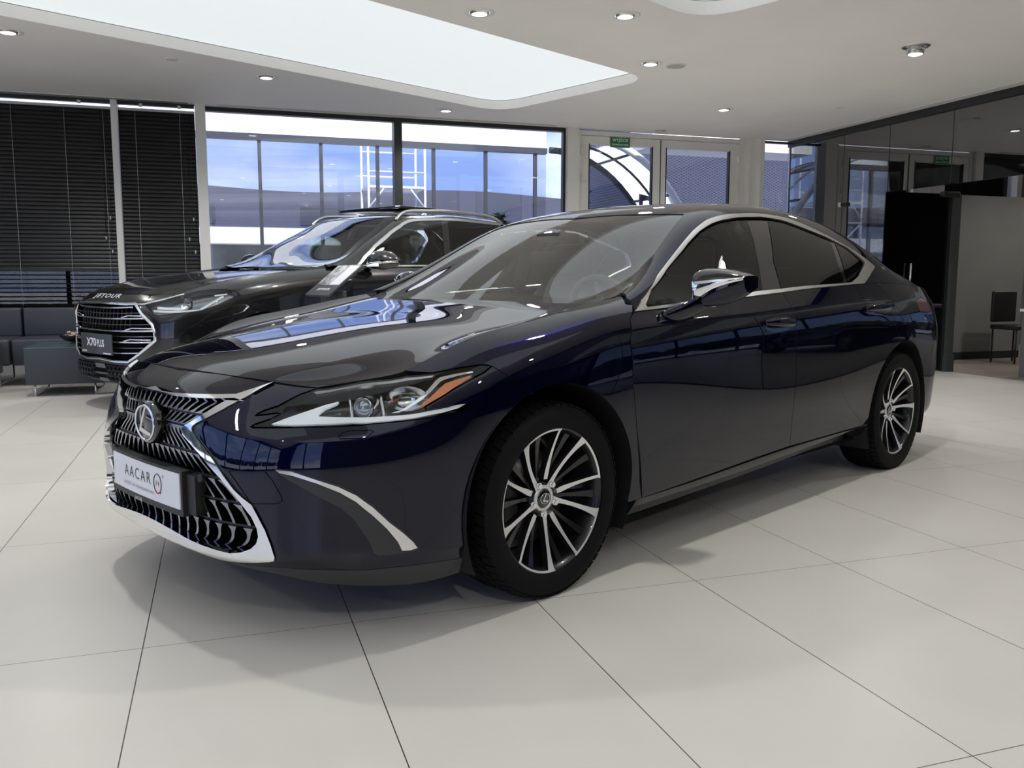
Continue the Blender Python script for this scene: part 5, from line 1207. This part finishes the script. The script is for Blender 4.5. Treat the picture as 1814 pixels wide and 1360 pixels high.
# side walls: glazed on the left, panelled behind
lw = MB()
for t in np.arange(TB, TW + .1, 1.75): lw.box((SL - .06, float(t), H / 2), (.12, .10, H))
lw.box((SL - .06, (TB + TW) / 2, H - .06), (.12, TW - TB, .12)).box((SL - .06, (TB + TW) / 2, .06), (.12, TW - TB, .12)); room(lw, 'wall_left', DGREY)
room(MB().box((SL - .06, (TB + TW) / 2, H / 2), (.012, TW - TB, H)), 'window_20', CLEARL)
room(MB().box(((-1.2 + 15) / 2, TB - .1, H / 2), (15 + 1.2, .2, H)), 'wall_front', mat('charcoal_wall', (.045, .045, .045), .6))
fw = MB()
for s in (-6.6, -4.8, -3.0, -1.25): fw.box((s, TB - .06, H / 2), (.10, .12, H))
fw.box((-3.9, TB - .06, H - .06), (5.4, .12, .12)).box((-3.9, TB - .06, .06), (5.4, .12, .12)); room(fw, 'trim_24', DGREY)
room(MB().box((-3.9, TB - .06, H / 2), (5.4, .012, H)), 'window_21', CLEARL)
room(MB().box((15.1, (TB + TW) / 2, H / 2), (.2, TW - TB, H)), 'wall_right', WALLG)

# smoked glass partition on the right with its top rail
room(MB().box((SP_, (TB + TW) / 2 , 3.035), (.07, TW - TB, .085)), 'trim_30', DGREY)
edges = [9.70, 8.54, 7.64]
pn = [(9.68, 8.545), (8.535, 7.95), ]
win2 = 30
for t1, t0, z0, z1 in ((9.70, 8.545, .02, 3.0), (8.535, 7.70, .02, 3.0), (7.69, 6.695, 2.16, 3.0), (6.685, 4.9, 2.16, 3.0), (4.89, 3.2, .02, 3.0), (3.19, 1.5, .02, 3.0), (1.49, -.3, .02, 3.0), (-.31, -2.2, .02, 3.0), (-2.21, TB, .02, 3.0)):
    win2 += 1; room(MB().box((SP_, (t0 + t1) / 2, (z0 + z1) / 2), (.012, t1 - t0, z1 - z0)), 'window_%d' % win2, PARTG)
jt = MB()
for t in (8.54, 7.695, 4.895, 3.195, 1.495, -.305, -2.205): jt.box((SP_, t, 1.5), (.016, .008, 3.0))
jt.box((SP_, 6.69, 2.6), (.016, .010, .85)); room(jt, 'trim_31', DGREY)
room(MB().box((SP_, 6.645, 1.02), (.09, .17, 2.04)).box((SP_, 6.645, .10), (.11, .20, .2)), 'trim_32', mat('grey_metal_post', (.055, .06, .06), .45))
room(MB().box((SP_, 7.67, 1.05), (.05, .05, 2.10)), 'trim_33', DGREY)
room(MB().box((9.40, 7.55, H / 2), (.22, .30, H)), 'trim_34', mat('grey_column', (.42, .43, .42), .6))
# open glass door leaf standing out from the partition
gd = rthing('glass_door', 'open dark glass door leaf beside the grey partition wall', 'door', 8.88, 6.62, 0)
MB().box((-.48, 0, 1.03), (.95, .012, 2.02)).build('pane', DOORG, gd)
MB().box((-.03, 0, 1.03), (.05, .03, 2.04)).build('stile', DGREY, gd)
MB().rbox((-.10, -.05, 2.03), (.24, .07, .06), .01).build('closer', DGREY, gd)
MB().cyl((-.60, -.05, .85), (-.60, -.05, 1.25), .012, 10).build('handle', CHROME, gd)
al = rthing('fire_alarm', 'small red fire alarm call point on the grey column', 'alarm', 9.27, 7.40, 1.25)
MB().rbox((0, 0, .06), (.05, .10, .12), .008).build('box', RED, al); MB().box((-.027, 0, .06), (.004, .055, .06)).build('button_plate', WHITEPL, al); MB().cyl((-.031, 0, .055), (-.028, 0, .055), .009, 12).build('button', INK, al)
for t, z in ((8.50, 2.06),):
    MB()
gc = rthing('glass_clamp', 'dark metal glass clamp on the partition pane behind the saloon roof', 'clamp', SP_ - .02, 8.48, 2.04)
MB().rbox((0, 0, .03), (.04, .14, .05), .008).build('clamp_body', DGREY, gc); MB().box((-.03, .05, .03), (.03, .02, .06)).build('clamp_tab', WHITEF, gc)
room(MB().box((10.69, 7.80, 1.10), (1.22, .10, 2.14)), 'wall_partition', WALLG)
room(MB().box((10.69, 7.745, .05), (1.22, .012, .10)), 'baseboard_partition', DGREY)
dk = rthing('reception_counter', 'grey counter at the right edge beyond the wall panel', 'counter', 9.55, 5.65, 0)
MB().box((0, 0, .36), (.66, .50, .72)).build('body', mat('counter_grey', (.13, .135, .15), .5), dk); MB().box((0, 0, .735), (.70, .54, .03)).build('top', WHITEF, dk)
ch = rthing('office_chair', 'thin black chair leg frame beside the grey counter', 'chair', 10.6, 7.2, 0)
MB().rbox((0, 0, .46), (.42, .42, .06), .02).build('seat', LEATHER, ch); MB().rbox((0, .2, .72), (.40, .05, .40), .02).build('backrest', LEATHER, ch)
for x in (-.18, .18):
    for y in (-.18, .18): MB().cyl((x, y, 0), (x, y, .45), .012, 8).build('leg', DGREY, ch)

# ceiling fittings
def downlight(s, t, label, on=True, ball=False, energy=22):
    r = rthing('ceiling_downlight', label, 'ceiling light', s, t, H, 0, 'ceiling downlights')
    MB().lathe([(0, .118), (-.006, .114), (-.008, .095), (-.004, .080), (.0, .078)], 40, axis='Z').build('ring', SATIN if ball else WHITEF, r)
    if ball:
        MB().lathe([(.03, .06), (-.03, .075), (-.065, .068), (-.068, .058)], 32, axis='Z').build('lamp_barrel', SATIN, r)
        MB().lathe([(-.066, .060), (-.075, .04), (-.078, .001)], 32, axis='Z').build('lamp', LAMPE, r)
    else:
        MB().lathe([(-.003, .078), (-.012, .070), (-.016, .058)], 32, axis='Z').build('inner_ring', SATIN, r)
        MB().lathe([(-.012, .062), (-.017, .04), (-.018, .001)], 32, axis='Z').build('lamp', LAMPE if on else WHITEF, r)
    if on:
        l = bpy.data.lights.new('downlight', 'SPOT'); l.energy = energy * (3.6 if s < 6 else 2.2); l.spot_size = math.radians(150); l.spot_blend = .8; l.shadow_soft_size = .06; l.color = (1, .975, .94)
        lo = bpy.data.objects.new('downlight', l); COL.objects.link(lo); lo.location = W(s, t, H - .10); 
LP = [(-.71, 6.93, 'round downlight at the top left corner of the photo'), (1.38, 7.93, 'round downlight left of centre in front of the blinds'), (3.51, 9.03, 'round downlight by the window beside the tip of the luminous panel'),
 (2.81, 5.21, 'round downlight between the two luminous panels, the left one'), (3.89, 4.92, 'round downlight between the two luminous panels, the right one'), (4.77, 6.20, 'round downlight next to the round ceiling speaker'), (6.63, 7.91, 'round downlight in front of the glass door')]
for s, t, lab in LP: downlight(s, t, lab)
downlight(6.68, 4.93, 'bright tilted spotlight hanging out of its ring at the right', True, True)
downlight(6.63, 9.49, 'unlit round downlight close to the glass door head', False)
for s, t in ((10.8, 6.2), (10.6, 8.8), (12.5, 7.5), (11.0, 3.5), (6.7, 1.9), (6.7, -1.2), (-3.2, 5.6), (-3.6, 1.4), (.2, 2.9), (3.2, 1.6), (5.0, -2.4), (1.0, -2.6), (-3.4, -2.4)): downlight(s, t, 'added unseen downlight that brightens the showroom' if s < 9 else 'added unseen downlight that brightens the back room beyond the smoked partition')  # unseen lamps added to brighten the showroom and the back room
def disc(name, s, t, r_, label, cat, m):
    o = rthing(name, label, cat, s, t, H); MB().lathe([(0, r_), (-.008, r_ * .97), (-.009, r_ * .86)], 40, axis='Z').build('rim', WHITEF, o); MB().lathe([(-.006, r_ * .87), (-.007, .001)], 40, axis='Z').build('grille', m, o)
disc('ceiling_speaker', 5.04, 6.20, .10, 'round flat grey speaker in the ceiling beside a downlight', 'speaker', mat('speaker_mesh', (.50, .49, .46), .7))
disc('smoke_detector', .52, 7.46, .055, 'tiny round detector on the left ceiling near the blinds', 'detector', WHITEF)
disc('smoke_detector', 7.86, 7.38, .045, 'tiny round detector on the right ceiling near the partition', 'detector', WHITEF)
SLOT = mat('slot_dark', (.06, .06, .058), .6)
def slot(s0, t0, s1, t1, w, label, m=SLOT, n=2, pale=False):
    c = ((s0 + s1) / 2, (t0 + t1) / 2); L = math.hypot(s1 - s0, t1 - t0)
    r = rthing('air_slot', label, 'air vent', c[0], c[1], H, math.atan2(t1 - t0, s1 - s0))
    MB().box((0, 0, -.003), (L, w, .006)).build('frame', WHITEF, r)
    for k in range(n): MB().box((0, (k - (n - 1) / 2) * w / n, -.0065), (L - .02, w / n * .45, .003)).build('slot', m, r)
    return r
slot(-1.83, 9.55, .60, 9.55, .09, 'long dark linear air vent above the black blinds')
slot(.90, 9.56, 5.14, 9.56, .07, 'faint linear air vent above the big windows', mat('slot_pale', (.45, .44, .41), .6))
pr = slot(8.76, 9.6, 8.76, 2.0, .11, 'bright perforated linear vent along the glass partition', mat('slot_mid', (.62, .61, .58), .6), 2)
sc_ = rthing('security_camera', 'small white dome camera under the ceiling in the corner', 'camera', 9.0, TW - .22, H - .13)
MB().rbox((0, 0, .10), (.09, .09, .07), .015).build('mount', WHITEF, sc_); MB().lathe([(-.05, .001), (-.047, .02), (-.03, .04), (.0, .05), (.07, .05)], 24, axis='Z').build('housing', WHITEF, sc_)
MB().lathe([(-.056, .001), (-.055, .010), (-.03, .020), (-.030, .024), (-.02, .024)], 16, axis='Y', c=(0, -.012, .02)).build('lens', INK, sc_)

# seating corner
def sofa(s, t, w, label, depth=.82, back=True):
    r = rthing('sofa_module', label, 'sofa', s, t, 0, 0, 'sofa modules by the blinds')
    MB().rbox((0, 0, .34), (w, depth, .26), .02).build('seat', SOFAM, r)
    if back: MB().rbox((0, depth / 2 - .09, .615), (w, .18, .30), .02).build('backrest', SOFAM, r)
    for x in (-w / 2 + .12, w / 2 - .12):
        MB().tube([(x, -depth / 2 + .08, .22), (x, -depth / 2 + .08, .012), (x, depth / 2 - .08, .012), (x, depth / 2 - .08, .22)], .010, 8).build('leg', CHROME, r)
    return r
sofa(-.28, 8.72, 1.68, 'slate leather sofa module behind the low table under the blinds')
sofa(-1.96, 8.72, 1.64, 'slate leather sofa module at the left edge of the photo')
ot = rthing('footstool', 'slate leather footstool at the far left edge in front of the sofa', 'stool', -1.55, 7.95, 0)
MB().rbox((0, 0, .30), (.72, .62, .30), .02).build('seat', SOFAM, ot)
for x in (-.3, .3): MB().tube([(x, -.25, .15), (x, -.25, .012), (x, .25, .012), (x, .25, .15)], .010, 8).build('leg', CHROME, ot)
tb = rthing('coffee_table', 'low slate box table with glass top on chrome sled legs', 'table', -.52, 7.76, 0)
MB().rbox((0, 0, .275), (.64, .74, .33), .008).build('body', SOFAM, tb)
MB().box((0, 0, .445), (.64, .74, .010)).build('glass_top', mat('reflection_tinted_glass', (.085, .125, .125), .12, spec=.7), tb)  # even greenish-grey colour stands in for the reflection on the glass
for x in (-.25, .25): MB().tube([(x, -.33, .12), (x, -.33, .010), (x, .33, .010), (x, .33, .12)], .009, 8).build('leg', CHROME, tb)
bw = rthing('glass_bowl', 'shallow glass bowl of brown sweets on the low table', 'bowl', -.46, 7.93, .4505)
MB().lathe([(.0, .001), (.0, .07), (.03, .13), (.075, .17), (.078, .166), (.033, .125), (.006, .066), (.006, .001)], 32, axis='Z').build('bowl', glass('bowl_glass', (.92, .95, .94), 1.45), bw)
mb = MB(); rnd = random.Random(3)
for k in range(90):
    a = rnd.random() * 6.28; q = .10 * math.sqrt(rnd.random()); mb.rbox((q * math.cos(a), q * math.sin(a), .030 + .075 * rnd.random()), (.034, .022, .018), .006, rnd.random() * 3, mi=k % 3, n=1)
sw_ = rp(mb.build('wrapped_sweets', [mat('sweet_brown', (.20, .09, .05), .4), mat('sweet_pink', (.52, .30, .24), .4), mat('sweet_pale', (.55, .45, .35), .4)]))
sw_.location = W(-.46, 7.93, .4525); tag(sw_, 'heap of brown and pink wrapped sweets in the glass bowl', 'sweets', kind='stuff')

# information stand between the cars
sd_ = thing('information_stand', 'slanted grey information stand with a printed sheet between the two cars', 'stand', (-2.64, 1.46, 0), 0)
SG = mat('stand_grey', (.045, .05, .056), .4)
MB().rbox((0, .06, .012), (.34, .40, .024), .006).build('base', SG, sd_)
MB().rbox((0, .02, .50), (.30, .03, .96), .006).build('post', SG, sd_)
Mb_ = Matrix.Translation((0, .03, 1.055)) @ Matrix.Rotation(math.radians(36), 4, 'X')
q = MB(); q.rbox((0, 0, 0), (.315, .37, .016), .004); q.v = [tuple(Mb_ @ Vector(v)) for v in q.v]; brd = q.build('board', SG, sd_)
PRN = mat('printed_sheet', (.75, .77, .82), .4)
nt = PRN.node_tree; tcn = nt.nodes.new('ShaderNodeTexCoord'); nz = nt.nodes.new('ShaderNodeTexNoise'); nz.inputs['Scale'].default_value = 16; nz.inputs['Detail'].default_value = 6
sx_ = nt.nodes.new('ShaderNodeSeparateXYZ'); nt.links.new(tcn.outputs['Object'], sx_.inputs[0]); nt.links.new(tcn.outputs['Object'], nz.inputs['Vector'])
m1 = nt.nodes.new('ShaderNodeMath'); m1.operation = 'LESS_THAN'; m1.inputs[1].default_value = .02; nt.links.new(sx_.outputs['X'], m1.inputs[0])
rr = nt.nodes.new('ShaderNodeValToRGB'); rr.color_ramp.elements[0].color = (.10, .10, .10, 1); rr.color_ramp.elements[1].color = (.55, .55, .56, 1); rr.color_ramp.elements[0].position = .4; rr.color_ramp.elements[1].position = .6
nt.links.new(nz.outputs['Fac'], rr.inputs['Fac']); mxr = nt.nodes.new('ShaderNodeMixRGB'); mxr.inputs['Color1'].default_value = (.75, .77, .82, 1); nt.links.new(rr.outputs['Color'], mxr.inputs['Color2']); nt.links.new(m1.outputs[0], mxr.inputs['Fac'])
nt.links.new(mxr.outputs['Color'], nt.nodes['Principled BSDF'].inputs['Base Color'])
q = MB(); q.box((0, .055, .0092), (.285, .235, .0014)); q.v = [tuple(Mb_ @ Vector(v)) for v in q.v]; q.build('sheet', PRN, brd)
lettering('stand_lettering', 'JETOUR', .030, Mb_ @ Matrix.Translation((.01, -.115, .0085)), WHITEPL, brd, bold=.001, sx=1.35, spacing=1.1)

# ---------------- outdoors ----------------
GRND = mat('pale_paving', (.60, .585, .56), .8, noise=(.6, .12))
gr = MB().box((4, 10, -.16), (160, 160, .1)); room(gr, 'ground', GRND)
RAILG = mat('rail_grey', (.055, .06, .075), .4)
FASC = mat('white_fascia', (.80, .80, .80), .6)
scn = rthing('glass_screen', 'glazed outdoor screen with dark mullions and a white upper band', 'screen', 0, 12.5, 0)
MB().box((1.55, 0, 3.18), (9.1, .14, .09)).build('top_rail', RAILG, scn)
MB().box((1.55, .02, 3.62), (9.1, .08, .80)).build('white_band', FASC, scn)
for s in (-2.6, -1.7, -.75, .12, .93 + .0, 1.5 + .0, 2.39, 3.26, 4.16, 5.03, 5.89, 6.75)[0:0]: pass
for s in (-2.5, -1.65, -.78, .12 + .0, 1.48, 2.39, 3.26, 4.16, 5.03, 5.89): MB().box((s + .02, 0, 1.6), (.05, .07, 3.15)).build('mullion', RAILG, scn)
MB().box((1.55, .0, 1.6), (9.1, .01, 3.1)).build('screen_glass', glass('screen_pane', (.86, .87, .90), 1.5, boost=.03), scn)
# vaulted walkway canopy
cano = rthing('arched_canopy', 'curved translucent walkway canopy with dark ribs outside the glass door', 'canopy', 0, 0, 0)
def arcp(k, n, s0=6.15, r=2.75, zc=.45): a = PI / 2 * (1 - k / n); return (s0 + r * .78 * math.cos(a), zc + r * math.sin(a))
NA = 20
PANEL = glass('canopy_pane', (.62, .64, .70), 1.45, boost=.05)
MB().grid([[(arcp(k, NA)[0], t, arcp(k, NA)[1]) for t in (11.0, 12.45)] for k in range(NA + 1)]).build('canopy_panel', PANEL, cano)
for t, m, r_ in ((12.45, RAILG, .055), (11.7, RAILG, .02), (11.0, mat('white_edge', (.80, .82, .84), .4), .06)):
    MB().tube([(arcp(k, NA)[0], t, arcp(k, NA)[1]) for k in range(NA + 1)] + [(arcp(NA, NA)[0], t, -.1)], r_, 8).build('rib', m, cano)
for k in (5, 10, 15): MB().cyl((arcp(k, NA)[0], 11.0, arcp(k, NA)[1]), (arcp(k, NA)[0], 12.45, arcp(k, NA)[1]), .022, 6).build('purlin', RAILG, cano)
MB().cyl((7.62, 12.0, 0), (7.62, 12.0, 2.6), .035, 8).build('post', RAILG, cano)
# mesh-clad buildings
def mesh_mat(name, c1, c2, sc):
    m = bpy.data.materials.new(name); m.use_nodes = True; nt = m.node_tree; L = nt.links.new; N = nt.nodes.new; b = nt.nodes['Principled BSDF']
    tc = N('ShaderNodeTexCoord'); sp = N('ShaderNodeSeparateXYZ'); L(tc.outputs['Object'], sp.inputs[0])
    def mth(op, a, b_=None, v=None):
        n = N('ShaderNodeMath'); n.operation = op
        L(a, n.inputs[0])
        if b_ is not None: L(b_, n.inputs[1])
        if v is not None: n.inputs[1].default_value = v
        return n.outputs[0]
    x = mth('MULTIPLY', sp.outputs['X'], v=sc * .5); z = mth('MULTIPLY', sp.outputs['Z'], v=sc)
    u = mth('ABSOLUTE', mth('SUBTRACT', mth('FRACT', mth('ADD', x, z)), v=.5)); w = mth('ABSOLUTE', mth('SUBTRACT', mth('FRACT', mth('SUBTRACT', x, z)), v=.5))
    g = mth('GREATER_THAN', mth('MAXIMUM', u, w), v=.36)
    mix = N('ShaderNodeMixRGB'); L(g, mix.inputs['Fac']); mix.inputs['Color1'].default_value = (*c1, 1); mix.inputs['Color2'].default_value = (*c2, 1)
    L(mix.outputs['Color'], b.inputs['Base Color']); b.inputs['Roughness'].default_value = .5
    return m
MESHM = mesh_mat('expanded_metal', (.022, .027, .05), (.085, .09, .13), 15.0)
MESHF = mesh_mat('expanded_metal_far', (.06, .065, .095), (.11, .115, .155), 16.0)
bf = rthing('warehouse', 'long grey metal clad building seen beyond the glazed screen', 'building', 5, 31, 0)
n = 40; mb = MB()
top = [4.28 + .12 * math.sin(k * .45) for k in range(n + 1)]
xs = [-22 + 34.0 * k / n for k in range(n + 1)]
mb.grid([[(x, 0, 2.75), (x, 0, z)] for x, z in zip(xs, top)], smooth=False); mb.grid([[(x, 0, z), (x, 12, z + .1)] for x, z in zip(xs, top)], smooth=False)
mb.build('cladding', MESHF, bf)
MB().box((-5, -.5, 2.55), (34, 1.2, .55)).build('awning', FASC, bf)
MB().box((-5, .3, 1.15), (34, .2, 2.4)).build('lower_wall', mat('grey_blockwork', (.16, .17, .17), .8, noise=(1.2, .3)), bf)
for x in (-14, -9.5, -5, -.5, 4): MB().box((x, -.02, 3.3), (1.6, .05, .6)).build('window', RAILG, bf)
bn = rthing('mesh_building', 'tall dark blue expanded metal facade behind the glass door', 'building', 12.4, 18, 0)
MB().box((3.2, 2, 3.2), (10.0, 4, 6.6)).build('facade', MESHM, bn)
MB().box((-1.9, -.25, 3.2), (.5, .3, 6.4)).build('corner_post', RAILG, bn)
sof = rthing('entrance_soffit', 'bright white outdoor soffit band above the glass door and side window', 'canopy', 8.6, 11.6, 0)
MB().box((1.4, 0, 3.36), (5.2, .8, .42)).build('soffit', FASC, sof)
# scaffold tower
sf = rthing('scaffold_tower', 'white scaffold tower standing outside behind the dark window mullion', 'scaffold', 4.0, 15.0, 0)
WT = mat('scaffold_white', (.85, .86, .90), .4)
for x in (-.52, .52):
    for y in (-.4, .4): MB().cyl((x, y, -.1), (x, y, 3.75), .022, 8).build('upright', WT, sf)
for z in (.4, 1.4, 2.3, 2.72, 3.0, 3.45):
    for y in (-.4, .4): MB().cyl((-.52, y, z), (.52, y, z), .018, 8).build('ledger', WT, sf)
MB().box((0, 0, 2.74), (1.06, .8, .04)).build('deck', WT, sf)
for a_, b_ in (((-.52, 1.4), (.52, 2.3)), ((.52, 1.4), (-.52, 2.3)), ((-.52, 2.35), (-.25, 2.7)), ((.52, 2.35), (.25, 2.7))): MB().cyl((a_[0], -.42, a_[1]), (b_[0], -.42, b_[1]), .016, 6).build('brace', WT, sf)
# trees
LEAFD = mat('conifer_green', (.030, .050, .035), .8); BARK = mat('bark', (.05, .042, .035), .9); LEAFG = mat('twig_grey_green', (.075, .085, .06), .9)
def tree(s, t, h, w, label, kind, seed, cat='tree'):
    rnd = random.Random(seed); r = rthing('conifer' if kind == 'c' else 'bare_tree', label, cat, s, t, -.1, rnd.random(), 'trees outside')
    MB().cyl((0, 0, 0), (0, 0, h * .9), .05 * h / 4, 8, r2=.01).build('trunk', BARK, r)
    mb = MB()
    if kind == 'c':
        for k in range(420):
            z = h * (.08 + .92 * rnd.random()); q = w * (1 - z / h) ** .8 * (.35 + .65 * rnd.random()) + .03; a = rnd.random() * 6.28
            c = Vector((q * math.cos(a), q * math.sin(a), z)); d = Vector((math.cos(a), math.sin(a), -.3 + .8 * rnd.random())) * .22; e = Vector((-math.sin(a), math.cos(a), rnd.random() - .5)) * .09
            mb.add([c - e, c + d, c + e, c - d * .4], [(0, 1, 2, 3)])
        mb.build('foliage', LEAFD, r)
    else:
        def br(p, d, L, rad, lv):
            q = p + d * L; mb.tube([p, (p + q) / 2 + Vector((rnd.uniform(-1, 1), rnd.uniform(-1, 1), 0)) * L * .06, q], [rad, rad * .8, rad * .6], 4, caps=False)
            if lv == 0: return
            for k in range(3 if lv > 1 else 4):
                nd = (d + Vector((rnd.uniform(-1, 1), rnd.uniform(-1, 1), rnd.uniform(-.2, .7))) * .75).normalized(); br(p + d * L * rnd.uniform(.5, 1), nd, L * rnd.uniform(.55, .8), rad * .55, lv - 1)
        for k in range(5): a = rnd.random() * 6.28; br(Vector((0, 0, h * rnd.uniform(.2, .5))), Vector((math.cos(a) * .6, math.sin(a) * .6, .8)).normalized(), h * .26, .035, 4)
        mb.build('branches', LEAFG, r)
tree(9.6, 19.5, 4.0, .62, 'narrow dark conifer outside behind the arched canopy, the taller one', 'c', 1)
tree(8.0, 20.9, 2.9, .7, 'low bushy conifer outside behind the arched canopy, the shorter one', 'c', 2)
for k, (s, t, h) in enumerate(((-3.8, 17.5, 6.4), (-9.6, 21.0, 7.2), (-15.4, 21.0, 7.2), (-21.5, 22.5, 7.4))):
    tree(s, t, h, 1, 'bare grey green tree mirrored in the smoked partition, ' + ['the one nearest the corner', 'second from the corner', 'third from the corner', 'the farthest from the corner'][k], 'b', 10 + k)
hg = rthing('hedge', 'dark hedge line outside beyond the left glazed wall', 'hedge', SL - 40, 2, 0)
mb = MB(); rnd = random.Random(5)
for k in range(60):
    mb.rbox((rnd.uniform(-2, 2), -40 + 80 * k / 60, 1.0 + rnd.random()), (2, 1.8, 2.2 + 2 * rnd.random()), .4, n=1)
mb.build('foliage', LEAFD, hg)

# ---------------- daylight ----------------
w = bpy.data.worlds.new('sky'); SC.world = w; w.use_nodes = True; nt = w.node_tree; L = nt.links.new; N = nt.nodes.new
bg = nt.nodes['Background']; tc = N('ShaderNodeTexCoord'); sp = N('ShaderNodeSeparateXYZ'); L(tc.outputs['Generated'], sp.inputs[0])
r1 = N('ShaderNodeValToRGB'); e = r1.color_ramp.elements; e[0].position = 0.0; e[0].color = (.30, .44, .84, 1); e[1].position = .5; e[1].color = (.14, .25, .70, 1)
L(sp.outputs['Z'], r1.inputs['Fac'])
mp = N('ShaderNodeMapping'); mp.inputs['Scale'].default_value = (1, 1, 2.6); L(tc.outputs['Generated'], mp.inputs['Vector'])
nz = N('ShaderNodeTexNoise'); nz.inputs['Scale'].default_value = 3.2; nz.inputs['Detail'].default_value = 7; nz.inputs['Roughness'].default_value = .55; L(mp.outputs[0], nz.inputs['Vector'])
cr = N('ShaderNodeValToRGB'); cr.color_ramp.elements[0].position = .47; cr.color_ramp.elements[1].position = .72; L(nz.outputs['Fac'], cr.inputs['Fac'])
mx = N('ShaderNodeMixRGB'); L(cr.outputs['Color'], mx.inputs['Fac']); L(r1.outputs['Color'], mx.inputs['Color1']); mx.inputs['Color2'].default_value = (.78, .83, .95, 1)
L(mx.outputs['Color'], bg.inputs['Color']); bg.inputs['Strength'].default_value = 1.45
sun = bpy.data.lights.new('sun', 'SUN'); sun.energy = 5.5; sun.angle = math.radians(.6); sun.color = (1, .96, .90)
so = bpy.data.objects.new('sun', sun); COL.objects.link(so)
d_ = -(_a * -.10 + _b * -.75 + Vector((0, 0, .85))); so.rotation_euler = d_.to_track_quat('-Z', 'Y').to_euler()
SC.view_settings.exposure = 0.45
